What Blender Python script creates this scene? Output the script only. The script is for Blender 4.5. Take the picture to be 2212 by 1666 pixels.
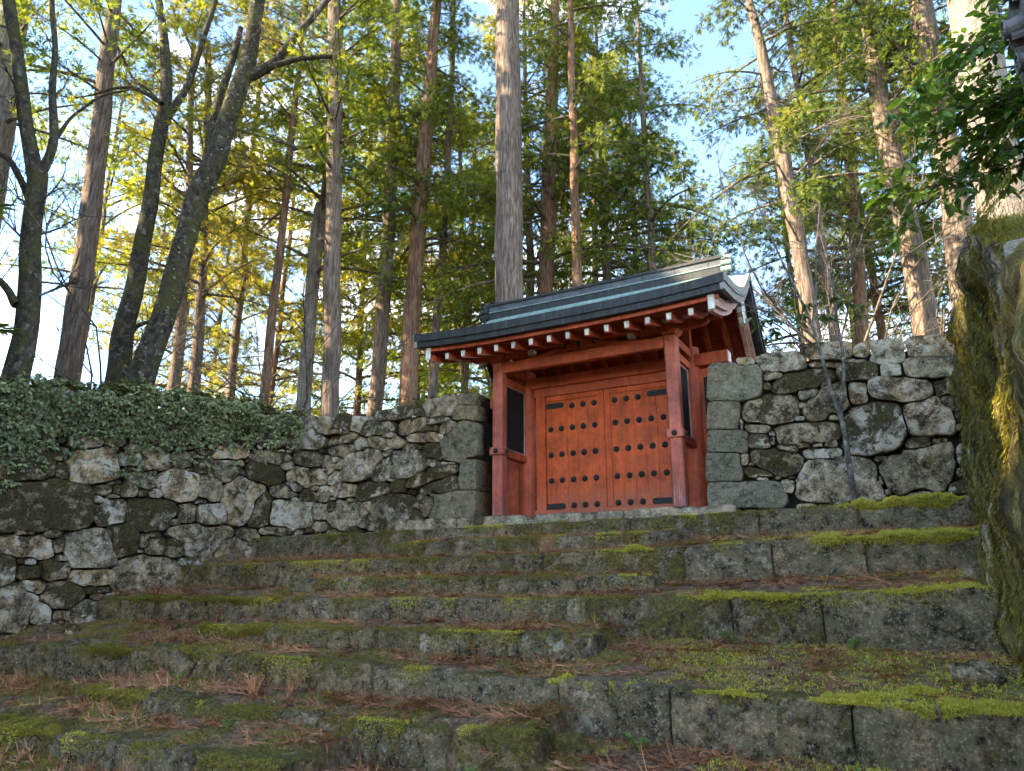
import bpy, bmesh, math, random
import numpy as np
from mathutils import Vector, Matrix, noise as mn

for o in list(bpy.data.objects):
    bpy.data.objects.remove(o, do_unlink=True)
SC = bpy.context.scene
COL = SC.collection
R = math.radians

# ------------------------------------------------------------------ camera
cam_data = bpy.data.cameras.new("camera")
cam = bpy.data.objects.new("camera", cam_data)
COL.objects.link(cam)
CAM = Vector((4.658, -11.824, -1.046))
cam.location = CAM
cam.rotation_euler = (R(90 + 15.54), 0, R(29.16))
cam_data.sensor_fit = 'HORIZONTAL'
cam_data.sensor_width = 36.0
cam_data.lens = 1535.8 / 2212 * 36.0
cam_data.clip_start = 0.05
cam_data.clip_end = 2000
SC.camera = cam

# ------------------------------------------------------------------ sky and sun
SUN_DIR = Vector((-0.76, -0.65, 0.0)).normalized()      # towards the sun, on the ground plane
SUN_EL = 30.0
world = bpy.data.worlds.new("World")
SC.world = world
world.use_nodes = True
wn = world.node_tree
wn.nodes.clear()
w_out = wn.nodes.new('ShaderNodeOutputWorld')
w_bg = wn.nodes.new('ShaderNodeBackground')
w_sky = wn.nodes.new('ShaderNodeTexSky')
w_sky.sky_type = 'NISHITA'
w_sky.sun_disc = False
w_sky.sun_elevation = R(SUN_EL)
w_sky.sun_rotation = math.atan2(SUN_DIR.x, SUN_DIR.y)
w_sky.altitude = 300
w_sky.air_density = 0.9
w_sky.dust_density = 0.0
w_sky.ozone_density = 5.0
w_tc = wn.nodes.new('ShaderNodeTexCoord')
w_map = wn.nodes.new('ShaderNodeMapping')
w_map.inputs['Scale'].default_value = (1, 1, 2.2)
w_noise = wn.nodes.new('ShaderNodeTexNoise')
w_noise.inputs['Scale'].default_value = 2.6
w_noise.inputs['Detail'].default_value = 7
w_noise.inputs['Roughness'].default_value = 0.6
w_ramp = wn.nodes.new('ShaderNodeValToRGB')
w_ramp.color_ramp.elements[0].position = 0.52
w_ramp.color_ramp.elements[1].position = 0.74
w_mix = wn.nodes.new('ShaderNodeMixRGB')
w_mix.inputs['Color2'].default_value = (5.0, 5.1, 5.3, 1)
wn.links.new(w_tc.outputs['Generated'], w_map.inputs['Vector'])
wn.links.new(w_map.outputs['Vector'], w_noise.inputs['Vector'])
wn.links.new(w_noise.outputs['Fac'], w_ramp.inputs['Fac'])
wn.links.new(w_ramp.outputs['Color'], w_mix.inputs['Fac'])
wn.links.new(w_sky.outputs['Color'], w_mix.inputs['Color1'])
wn.links.new(w_mix.outputs['Color'], w_bg.inputs['Color'])
w_bg.inputs['Strength'].default_value = 0.11
wn.links.new(w_bg.outputs['Background'], w_out.inputs['Surface'])

sun_data = bpy.data.lights.new("sun", 'SUN')
sun_data.energy = 2.8
sun_data.angle = R(0.7)
sun_data.color = (1.0, 0.90, 0.74)
sun = bpy.data.objects.new("sun", sun_data)
COL.objects.link(sun)
sv = Vector((SUN_DIR.x * math.cos(R(SUN_EL)), SUN_DIR.y * math.cos(R(SUN_EL)), math.sin(R(SUN_EL))))
sun.rotation_euler = sv.to_track_quat('Z', 'Y').to_euler()
sun.location = (-20, -20, 30)

SC.view_settings.view_transform = 'Standard'
SC.view_settings.look = 'None'
SC.view_settings.exposure = 3.3
SC.view_settings.gamma = 1.0
SC.view_settings.use_curve_mapping = False
SC.view_settings.use_white_balance = True          # the photograph is balanced for the shade
SC.view_settings.white_balance_temperature = 7700
SC.view_settings.white_balance_tint = 10
SC.render.engine = 'CYCLES'
SC.cycles.max_bounces = 5
SC.cycles.diffuse_bounces = 2
SC.cycles.glossy_bounces = 2
SC.cycles.transmission_bounces = 3
SC.cycles.transparent_max_bounces = 4
SC.cycles.use_denoising = True
SC.cycles.use_adaptive_sampling = True
SC.cycles.adaptive_threshold = 0.03
SC.cycles.sample_clamp_indirect = 6.0
SC.cycles.caustics_reflective = False
SC.cycles.caustics_refractive = False

rng = np.random.default_rng(7)
random.seed(7)

# ------------------------------------------------------------------ helpers
def tag(o, label=None, cat=None, group=None, kind=None):
    if label: o["label"] = label
    if cat: o["category"] = cat
    if group: o["group"] = group
    if kind: o["kind"] = kind
    return o

def empty(name, loc=(0, 0, 0)):
    o = bpy.data.objects.new(name, None)
    o.empty_display_size = 0.2
    o.location = loc
    COL.objects.link(o)
    return o

def link(name, me, mat, parent=None):
    if mat is not None and not me.materials:
        me.materials.append(mat)
    o = bpy.data.objects.new(name, me)
    COL.objects.link(o)
    if parent is not None:
        o.parent = parent
        o.matrix_parent_inverse = Matrix.Translation(-Vector(parent.location))
    return o

def np_mesh(name, V, F, smooth=True):
    """V (n,3) array, F (m,k) array of equal-sized faces or a list of such arrays"""
    me = bpy.data.meshes.new(name)
    Fs = F if isinstance(F, list) else [F]
    Fs = [np.asarray(f, dtype=np.int32) for f in Fs if len(f)]
    V = np.asarray(V, dtype=np.float32)
    me.vertices.add(len(V))
    me.vertices.foreach_set('co', V.ravel())
    loops = np.concatenate([f.ravel() for f in Fs])
    sizes = np.concatenate([np.full(len(f), f.shape[1], dtype=np.int32) for f in Fs])
    starts = np.concatenate([[0], np.cumsum(sizes)[:-1]]).astype(np.int32)
    me.loops.add(len(loops))
    me.loops.foreach_set('vertex_index', loops)
    me.polygons.add(len(sizes))
    me.polygons.foreach_set('loop_start', starts)
    if smooth:
        me.polygons.foreach_set('use_smooth', np.ones(len(sizes), dtype=bool))
    me.update(calc_edges=True)
    me.validate()
    return me

class MB:
    """collects boxes, prisms and tubes into one mesh"""
    def __init__(self): self.v = []; self.f = []
    def add(self, vs, fs):
        b = len(self.v)
        self.v += [tuple(v) for v in vs]
        self.f += [tuple(i + b for i in f) for f in fs]
        return self
    def box(self, x0, x1, y0, y1, z0, z1):
        return self.add([(x0,y0,z0),(x1,y0,z0),(x1,y1,z0),(x0,y1,z0),(x0,y0,z1),(x1,y0,z1),(x1,y1,z1),(x0,y1,z1)],
                        [(0,3,2,1),(4,5,6,7),(0,1,5,4),(1,2,6,5),(2,3,7,6),(3,0,4,7)])
    def prism(self, poly, axis, a, b):
        """poly in the plane across axis ('x': (y,z), 'y': (x,z), 'z': (x,y)), swept from a to b"""
        def p3(p, t):
            return {'x': (t, p[0], p[1]), 'y': (p[0], t, p[1]), 'z': (p[0], p[1], t)}[axis]
        n = len(poly)
        vs = [p3(p, a) for p in poly] + [p3(p, b) for p in poly]
        fs = [tuple(range(n)), tuple(range(2*n-1, n-1, -1))] + [(i, i+n, (i+1) % n + n, (i+1) % n) for i in range(n)]
        return self.add(vs, fs)
    def tube(self, pts, rads, sides=8, cap=True, squash=None):
        pts = [Vector(p) for p in pts]
        n = len(pts); vs = []
        ref = None
        for i in range(n):
            t = (pts[min(i+1, n-1)] - pts[max(i-1, 0)])
            t = t.normalized() if t.length > 1e-9 else Vector((0, 0, 1))
            if ref is None:
                ref = t.orthogonal().normalized()
            ref = (ref - t * ref.dot(t))
            ref = ref.normalized() if ref.length > 1e-6 else t.orthogonal().normalized()
            bi = t.cross(ref)
            for k in range(sides):
                a = 2 * math.pi * k / sides
                vs.append(pts[i] + (ref * math.cos(a) + bi * math.sin(a)) * rads[i])
        fs = [(i*sides+k, i*sides+(k+1) % sides, (i+1)*sides+(k+1) % sides, (i+1)*sides+k) for i in range(n-1) for k in range(sides)]
        if cap:
            fs += [tuple(range(sides-1, -1, -1)), tuple((n-1)*sides+k for k in range(sides))]
        return self.add(vs, fs)
    def build(self, name, mat, parent=None, bevel=0.0, smooth=False, seg=1):
        me = bpy.data.meshes.new(name)
        me.from_pydata(self.v, [], self.f)
        bm = bmesh.new(); bm.from_mesh(me)
        bmesh.ops.recalc_face_normals(bm, faces=bm.faces)
        if bevel > 0:
            bmesh.ops.bevel(bm, geom=list(bm.edges), offset=bevel, segments=seg, affect='EDGES', profile=0.5, clamp_overlap=True)
        bm.to_mesh(me); bm.free()
        if smooth:
            me.polygons.foreach_set('use_smooth', [True] * len(me.polygons))
        return link(name, me, mat, parent)

def fbm(p, sc=1.0, oct=3):
    return mn.fractal(Vector(p) * sc, 1.0, 2.0, oct)

def smooth01(x, a, b):
    t = np.clip((np.asarray(x) - a) / (b - a), 0, 1)
    return t * t * (3 - 2 * t)

# ------------------------------------------------------------------ materials
class NT:
    def __init__(self, name, rough=0.85):
        self.m = bpy.data.materials.new(name); self.m.use_nodes = True
        self.nt = self.m.node_tree; self.n = self.nt.nodes; self.l = self.nt.links
        self.b = self.n['Principled BSDF']; self.b.inputs['Roughness'].default_value = rough
        self.b.inputs['Specular IOR Level'].default_value = 0.25
        self.geo = self.n.new('ShaderNodeNewGeometry')
        self.pos = self.geo.outputs['Position']
    def new(self, t): return self.n.new(t)
    def link(self, a, b): self.l.new(a, b)
    def setc(self, sock, v):
        if hasattr(v, 'is_linked') or isinstance(v, bpy.types.NodeSocket): self.l.new(v, sock)
        elif isinstance(v, (tuple, list)): sock.default_value = (v[0], v[1], v[2], 1) if len(sock.default_value) == 4 else tuple(v)
        else: sock.default_value = v
    def mapping(self, vec=None, scale=(1, 1, 1)):
        m = self.new('ShaderNodeMapping'); m.inputs['Scale'].default_value = scale
        self.link(vec or self.pos, m.inputs['Vector']); return m.outputs['Vector']
    def noise(self, scale, detail=4, rough=0.55, vec=None, dist=0.0):
        n = self.new('ShaderNodeTexNoise'); n.inputs['Scale'].default_value = scale
        n.inputs['Detail'].default_value = detail; n.inputs['Roughness'].default_value = rough
        n.inputs['Distortion'].default_value = dist
        self.link(vec or self.pos, n.inputs['Vector']); return n.outputs['Fac']
    def voro(self, scale, vec=None):
        n = self.new('ShaderNodeTexVoronoi'); n.inputs['Scale'].default_value = scale
        self.link(vec or self.pos, n.inputs['Vector']); return n.outputs['Distance']
    def ramp(self, fac, stops):
        r = self.new('ShaderNodeValToRGB'); e = r.color_ramp.elements
        while len(e) < len(stops): e.new(0.5)
        for i, (p, c) in enumerate(stops):
            e[i].position = p
            e[i].color = (c[0], c[1], c[2], 1) if isinstance(c, (tuple, list)) else (c, c, c, 1)
        self.link(fac, r.inputs['Fac']); return r.outputs['Color']
    def mix(self, fac, a, b, mode='MIX'):
        m = self.new('ShaderNodeMixRGB'); m.blend_type = mode
        self.setc(m.inputs['Fac'], fac); self.setc(m.inputs['Color1'], a); self.setc(m.inputs['Color2'], b)
        return m.outputs['Color']
    def math(self, op, a, b=0.0, clamp=False):
        m = self.new('ShaderNodeMath'); m.operation = op; m.use_clamp = clamp
        self.setc(m.inputs[0], a); self.setc(m.inputs[1], b); return m.outputs[0]
    def objrand(self): return self.new('ShaderNodeObjectInfo').outputs['Random']
    def island(self): return self.geo.outputs['Random Per Island']
    def nz(self):
        s = self.new('ShaderNodeSeparateXYZ'); self.link(self.geo.outputs['Normal'], s.inputs[0]); return s.outputs['Z']
    def sep(self):
        s = self.new('ShaderNodeSeparateXYZ'); self.link(self.pos, s.inputs[0]); return s.outputs
    def bump(self, h, strength=0.5, dist=0.02):
        b = self.new('ShaderNodeBump'); b.inputs['Strength'].default_value = strength; b.inputs['Distance'].default_value = dist
        self.link(h, b.inputs['Height']); self.link(b.outputs['Normal'], self.b.inputs['Normal']); return self
    def color(self, c): self.setc(self.b.inputs['Base Color'], c); return self

def stone_mat(name, dark, light, lichen=(0.74, 0.665, 0.53), moss=(0.065, 0.05, 0.015), moss_lo=0.54, lich_lo=0.58, green=None, bumpd=0.03, fine=38, speck=0.5, worn_lit=None, stain=0.45):
    t = NT(name, 0.92)
    rnd = t.objrand()
    base = t.ramp(t.noise(7.5, 10, 0.76), [(0.40, dark), (0.5, tuple((d + l) / 2 for d, l in zip(dark, light))), (0.60, light)])
    grain = t.ramp(t.noise(fine * 2.2, 4, 0.8), [(0.36, 0.42), (0.64, 1.35)])
    base = t.mix(0.8, base, grain, 'MULTIPLY')
    # every stone has its own tint
    tint = t.ramp(rnd, [(0.0, (0.70, 0.66, 0.58)), (0.3, (1.08, 0.98, 0.80)), (0.5, (0.88, 0.88, 0.85)), (0.7, (1.28, 1.04, 0.76)), (0.85, (0.8, 0.76, 0.7)), (1.0, (1.28, 1.22, 1.1))])
    base = t.mix(0.9, base, tint, 'MULTIPLY')
    base = t.mix(1.0, base, t.ramp(t.noise(2.3, 7, 0.72), [(0.40, stain), (0.56, 1.12)]), 'MULTIPLY')
    if green:
        gm = t.ramp(t.noise(11, 9, 0.8), [(0.46, 0.0), (0.56, 0.8)])
        base = t.mix(gm, base, green)
    n1 = t.noise(4.6, 10, 0.76, dist=0.5)
    lmask = t.ramp(t.math('ADD', n1, t.math('MULTIPLY', t.math('SUBTRACT', rnd, 0.5), 0.16)), [(lich_lo, 0.0), (lich_lo + 0.05, 0.72)])
    base = t.mix(lmask, base, t.mix(0.8, lichen, grain, 'MULTIPLY'))
    sp = t.ramp(t.noise(34, 4, 0.7), [(0.56, 0.0), (0.63, speck)])
    base = t.mix(sp, base, lichen)
    # moss gathers on what faces up and in blotches of its own
    up = t.math('MULTIPLY', t.nz(), 0.15)
    n2 = t.noise(3.2, 10, 0.76, dist=0.4)
    rr = t.math('FRACT', t.math('MULTIPLY', rnd, 7.31))
    mm = t.math('ADD', t.math('ADD', n2, up), t.math('MULTIPLY', t.math('SUBTRACT', rr, 0.5), 0.24))
    mmask = t.ramp(mm, [(moss_lo, 0.0), (moss_lo + 0.05, 0.95)])
    mcol = t.ramp(t.noise(30, 5, 0.75), [(0.34, tuple(c * 0.35 for c in moss)), (0.52, moss), (0.68, tuple(c * 2.1 for c in moss))])
    base = t.mix(mmask, base, mcol)
    if worn_lit:  # upward faces paler: caught sky light put into the colour, along with wear
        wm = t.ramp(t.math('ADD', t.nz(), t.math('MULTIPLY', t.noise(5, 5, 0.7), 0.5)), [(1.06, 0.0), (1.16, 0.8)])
        base = t.mix(wm, base, worn_lit)
    t.color(base)
    hgt = t.math('ADD', t.math('MULTIPLY', t.noise(fine, 8, 0.78), 0.8), t.math('ADD', t.math('MULTIPLY', t.noise(9, 6, 0.65), 1.1), t.math('MULTIPLY', mmask, 0.3)))
    t.bump(hgt, 1.0, bumpd)
    return t.m

M = {}
M['wall_stone'] = stone_mat('wall_stone', (0.10, 0.073, 0.043), (0.66, 0.54, 0.37), moss_lo=0.525, lich_lo=0.545, bumpd=0.05)
M['quoin'] = stone_mat('quoin_stone', dark=(0.13, 0.112, 0.08), light=(0.44, 0.385, 0.285), stain=0.6, lichen=(0.50, 0.46, 0.35), moss_lo=0.70, lich_lo=0.66, green=(0.27, 0.25, 0.155), bumpd=0.09, fine=16, speck=0.4)
M['step_stone'] = stone_mat('step_stone', (0.024, 0.017, 0.010), (0.46, 0.35, 0.23), lichen=(0.52, 0.47, 0.345), moss=(0.15, 0.122, 0.03), moss_lo=0.575, lich_lo=0.62, green=(0.22, 0.19, 0.105), bumpd=0.08, fine=24, speck=0.6, worn_lit=(0.66, 0.585, 0.46))
M['slab'] = stone_mat('dressed_slab', (0.22, 0.19, 0.15), (0.46, 0.415, 0.335), moss_lo=0.64, lich_lo=0.68, bumpd=0.02)

def paint_mat(name, col, wear=0.0, rough=0.55, zfade=None, grime=None):
    t = NT(name, rough)
    g = t.noise(3.0, 5, 0.6, t.mapping(scale=(6, 6, 0.7)))
    c = t.ramp(g, [(0.25, tuple(x * 0.72 for x in col)), (0.5, col), (0.8, (col[0] * 1.08, col[1] * 1.35, col[2] * 1.45))])
    d = t.ramp(t.noise(2.2, 8, 0.75), [(0.36, 0.5), (0.64, 1.15)])
    c = t.mix(1.0, c, d, 'MULTIPLY')
    streak = t.noise(2.0, 6, 0.75, t.mapping(scale=(26, 26, 1.1)))
    if zfade:
        z = t.sep()['Z']
        amt = t.math('MULTIPLY', t.math('SUBTRACT', zfade[1], z), 1.0 / (zfade[1] - zfade[0]), clamp=True)
        f = t.math('ADD', streak, t.math('MULTIPLY', t.math('SUBTRACT', amt, 1.0), 0.3))
        dk = t.ramp(t.math('ADD', f, 0.06), [(0.5, 0.0), (0.58, 0.85)])
        c = t.mix(dk, c, (0.13, 0.06, 0.055))
        wm = t.ramp(f, [(0.5, 0.0), (0.56, 0.85)])
        c = t.mix(wm, c, (0.46, 0.37, 0.36))
    elif wear:
        wm = t.ramp(streak, [(0.72 - wear * 0.2, 0.0), (0.78 - wear * 0.2, 0.6)])
        c = t.mix(wm, c, (0.5, 0.25, 0.2))
    if grime:                                            # splashed earth and bleached paint towards the sill
        z = t.sep()['Z']
        am = t.math('MULTIPLY', t.math('SUBTRACT', grime[1], z), 1.0 / (grime[1] - grime[0]), clamp=True)
        gm = t.ramp(t.math('ADD', t.math('MULTIPLY', am, 0.35), t.noise(4.0, 7, 0.75, t.mapping(scale=(5, 5, 1.0)))), [(0.62, 0.0), (0.8, 0.6)])
        c = t.mix(gm, c, (0.36, 0.13, 0.085))
    t.color(c)
    t.bump(t.math('ADD', streak, g), 0.35, 0.008)
    return t.m
M['red'] = paint_mat('vermilion_paint', (0.55, 0.105, 0.048), wear=0.4)
M['red_door'] = paint_mat('door_vermilion', (0.68, 0.112, 0.032), wear=0.3, grime=(0.15, 0.9))
M['red_post'] = paint_mat('weathered_vermilion', (0.50, 0.125, 0.08), zfade=(0.0, 1.5))
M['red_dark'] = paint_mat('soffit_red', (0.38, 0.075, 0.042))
M['pink'] = paint_mat('pale_red', (0.62, 0.33, 0.26), wear=0.5)
M['white'] = paint_mat('white_paint', (0.76, 0.74, 0.66), wear=0.0)

def plain(name, c1, c2, sc, rough=0.8, metal=0.0, bump=0.3, dist=0.01, stretch=(1, 1, 1)):
    t = NT(name, rough)
    t.b.inputs['Metallic'].default_value = metal
    n = t.noise(sc, 6, 0.65, t.mapping(scale=stretch))
    t.color(t.ramp(n, [(0.3, c1), (0.7, c2)])); t.bump(n, bump, dist)
    return t.m
M['iron'] = plain('black_iron', (0.012, 0.012, 0.013), (0.035, 0.034, 0.034), 30, 0.6, 0.0)
M['lattice'] = plain('dark_lattice', (0.006, 0.007, 0.007), (0.02, 0.022, 0.02), 20, 0.7)
t = NT('green_copper', 0.6)
pn = t.noise(2.5, 6, 0.7, t.mapping(scale=(5, 0.6, 0.6)))
t.color(t.ramp(pn, [(0.25, (0.10, 0.155, 0.13)), (0.5, (0.19, 0.285, 0.245)), (0.75, (0.32, 0.41, 0.355))]))
t.bump(t.noise(14, 4, 0.6), 0.2, 0.01); M['copper'] = t.m
t = NT('dark_copper', 0.55)
pn = t.noise(3.0, 6, 0.75, t.mapping(scale=(6, 6, 0.8)))
t.color(t.ramp(pn, [(0.35, (0.016, 0.016, 0.015)), (0.6, (0.040, 0.042, 0.04)), (0.78, (0.11, 0.16, 0.145))]))
t.bump(pn, 0.2, 0.01); M['fascia'] = t.m
M['ridge'] = plain('ridge_copper', (0.045, 0.048, 0.052), (0.13, 0.135, 0.14), 4, 0.5, 0, 0.2, 0.01, (1, 4, 4))
M['verge'] = plain('verge_copper', (0.16, 0.15, 0.13), (0.34, 0.31, 0.27), 7, 0.6, 0, 0.3, 0.01, (1, 8, 1))
M['tile'] = plain('roof_tile', (0.035, 0.035, 0.038), (0.17, 0.17, 0.175), 9, 0.5)

def bark_mat(name, dark, light, ridged=True, moss=None, lich=None, sc=1.0):
    t = NT(name, 0.95)
    v = t.mapping(scale=(11 * sc, 11 * sc, 1.1 * sc)) if ridged else t.mapping(scale=(5, 5, 3))
    n = t.noise(2.2, 8, 0.7, v, dist=0.3)
    c = t.ramp(n, [(0.30, tuple(x * 0.4 for x in dark)), (0.45, dark), (0.68, light)])
    c = t.mix(0.5, c, t.ramp(t.noise(0.8, 4, 0.6), [(0.3, 0.65), (0.7, 1.25)]), 'MULTIPLY')
    if lich:
        c = t.mix(t.ramp(t.noise(6, 6, 0.7), [(0.56, 0.0), (0.62, 0.8)]), c, lich)
    if moss:
        c = t.mix(t.ramp(t.noise(2.2, 7, 0.7), [(0.46, 0.0), (0.6, 0.85)]), c, moss)
    t.color(c)
    t.bump(t.math('ADD', n, t.math('MULTIPLY', t.noise(45, 4, 0.6), 0.2)), 1.0, 0.05)
    return t.m
M['bark_cedar'] = bark_mat('cedar_bark', (0.13, 0.09, 0.065), (0.36, 0.275, 0.21))
M['bark_red'] = bark_mat('cypress_bark', (0.17, 0.085, 0.05), (0.40, 0.25, 0.16))
M['bark_moss'] = bark_mat('mossy_bark', (0.035, 0.028, 0.02), (0.12, 0.095, 0.068), False, (0.07, 0.064, 0.02), (0.20, 0.19, 0.15))
M['bark_pale'] = bark_mat('pale_bark', (0.17, 0.14, 0.11), (0.40, 0.34, 0.28))
M['bark_twig'] = bark_mat('twig_bark', (0.085, 0.065, 0.05), (0.27, 0.22, 0.165), False)
M['bark_sap'] = bark_mat('sapling_bark', (0.08, 0.065, 0.05), (0.24, 0.205, 0.165), False, None, (0.40, 0.38, 0.33))

def leaf_mat(name, stops, trans=0.35, rough=0.6, gloss=0.0):
    t = NT(name, rough)
    t.n.remove(t.b)
    out = [n for n in t.n if n.type == 'OUTPUT_MATERIAL'][0]
    big = t.noise(0.33, 3, 0.6)
    f = t.math('ADD', t.math('MULTIPLY', t.island(), 0.6), t.math('MULTIPLY', t.ramp(big, [(0.3, 0.0), (0.7, 1.0)]), 0.4))
    c = t.ramp(f, stops)
    d = t.new('ShaderNodeBsdfDiffuse'); t.link(c, d.inputs['Color'])
    tr = t.new('ShaderNodeBsdfTranslucent'); t.link(t.mix(1.0, c, (1.25, 1.3, 0.6), 'MULTIPLY'), tr.inputs['Color'])
    mx = t.new('ShaderNodeMixShader'); mx.inputs[0].default_value = trans
    t.link(d.outputs[0], mx.inputs[1]); t.link(tr.outputs[0], mx.inputs[2])
    last = mx.outputs[0]
    if gloss:
        g = t.new('ShaderNodeBsdfGlossy'); g.inputs['Roughness'].default_value = rough; g.inputs['Color'].default_value = (0.9, 0.95, 0.9, 1)
        m2 = t.new('ShaderNodeMixShader'); m2.inputs[0].default_value = gloss
        t.link(last, m2.inputs[1]); t.link(g.outputs[0], m2.inputs[2]); last = m2.outputs[0]
    t.link(last, out.inputs['Surface'])
    return t.m
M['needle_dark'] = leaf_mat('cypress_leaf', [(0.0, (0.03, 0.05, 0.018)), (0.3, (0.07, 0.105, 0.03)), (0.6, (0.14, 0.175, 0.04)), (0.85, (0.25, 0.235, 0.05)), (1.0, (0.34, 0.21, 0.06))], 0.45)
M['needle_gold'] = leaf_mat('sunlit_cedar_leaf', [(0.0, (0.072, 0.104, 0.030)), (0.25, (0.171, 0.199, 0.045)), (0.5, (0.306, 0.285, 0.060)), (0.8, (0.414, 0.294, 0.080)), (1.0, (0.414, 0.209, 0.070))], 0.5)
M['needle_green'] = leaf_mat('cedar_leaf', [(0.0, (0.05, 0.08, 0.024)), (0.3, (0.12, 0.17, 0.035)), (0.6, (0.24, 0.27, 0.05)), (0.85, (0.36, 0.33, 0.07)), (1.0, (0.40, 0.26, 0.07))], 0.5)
M['ivy'] = leaf_mat('ivy_leaf', [(0.0, (0.034, 0.043, 0.016)), (0.35, (0.101, 0.119, 0.044)), (0.68, (0.257, 0.270, 0.111)), (0.93, (0.486, 0.486, 0.234)), (1.0, (0.405, 0.243, 0.117))], 0.12, 0.45, 0.03)
M['broad'] = leaf_mat('evergreen_leaf', [(0.0, (0.026, 0.058, 0.016)), (0.5, (0.052, 0.111, 0.021)), (0.85, (0.098, 0.182, 0.026)), (1.0, (0.169, 0.286, 0.033))], 0.35, 0.3, 0.05)
M['shrub'] = leaf_mat('shrub_leaf', [(0.0, (0.052, 0.065, 0.026)), (0.6, (0.098, 0.130, 0.046)), (1.0, (0.208, 0.234, 0.091))], 0.2, 0.35, 0.05)
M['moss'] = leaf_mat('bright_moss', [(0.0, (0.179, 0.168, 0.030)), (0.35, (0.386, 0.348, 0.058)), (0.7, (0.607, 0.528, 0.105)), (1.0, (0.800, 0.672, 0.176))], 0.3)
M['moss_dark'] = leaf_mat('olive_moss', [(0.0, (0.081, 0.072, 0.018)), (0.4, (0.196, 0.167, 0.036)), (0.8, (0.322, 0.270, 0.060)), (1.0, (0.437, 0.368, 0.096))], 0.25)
M['dead'] = leaf_mat('dead_cedar', [(0.0, (0.103, 0.048, 0.024)), (0.35, (0.276, 0.119, 0.062)), (0.7, (0.483, 0.224, 0.113)), (1.0, (0.690, 0.392, 0.203))], 0.1)
M['fern'] = leaf_mat('fern_leaf', [(0.0, (0.078, 0.143, 0.039)), (1.0, (0.208, 0.312, 0.078))], 0.35)
M['fallen_leaf'] = leaf_mat('fallen_leaf', [(0.0, (0.260, 0.143, 0.065)), (0.5, (0.442, 0.286, 0.143)), (1.0, (0.585, 0.468, 0.260))], 0.2)

t = NT('soil', 0.98)
c = t.ramp(t.noise(11, 10, 0.8), [(0.38, (0.05, 0.031, 0.02)), (0.5, (0.20, 0.125, 0.075)), (0.62, (0.40, 0.27, 0.165))])
c = t.mix(t.ramp(t.noise(1.5, 8, 0.75), [(0.48, 0.0), (0.58, 0.8)]), c, t.ramp(t.noise(30, 4, 0.7), [(0.36, (0.09, 0.082, 0.018)), (0.62, (0.33, 0.28, 0.06))]))
t.color(c); t.bump(t.noise(45, 6, 0.75), 1.0, 0.05); M['soil'] = t.m
t = NT('forest_floor', 0.98)
t.color(t.ramp(t.noise(2, 8, 0.75), [(0.3, (0.03, 0.024, 0.015)), (0.55, (0.09, 0.065, 0.035)), (0.75, (0.10, 0.105, 0.035))]))
t.bump(t.noise(9, 6, 0.7), 1.0, 0.08); M['floor'] = t.m
M['core'] = plain('wall_core', (0.012, 0.010, 0.008), (0.035, 0.03, 0.022), 10, 0.98)
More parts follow.
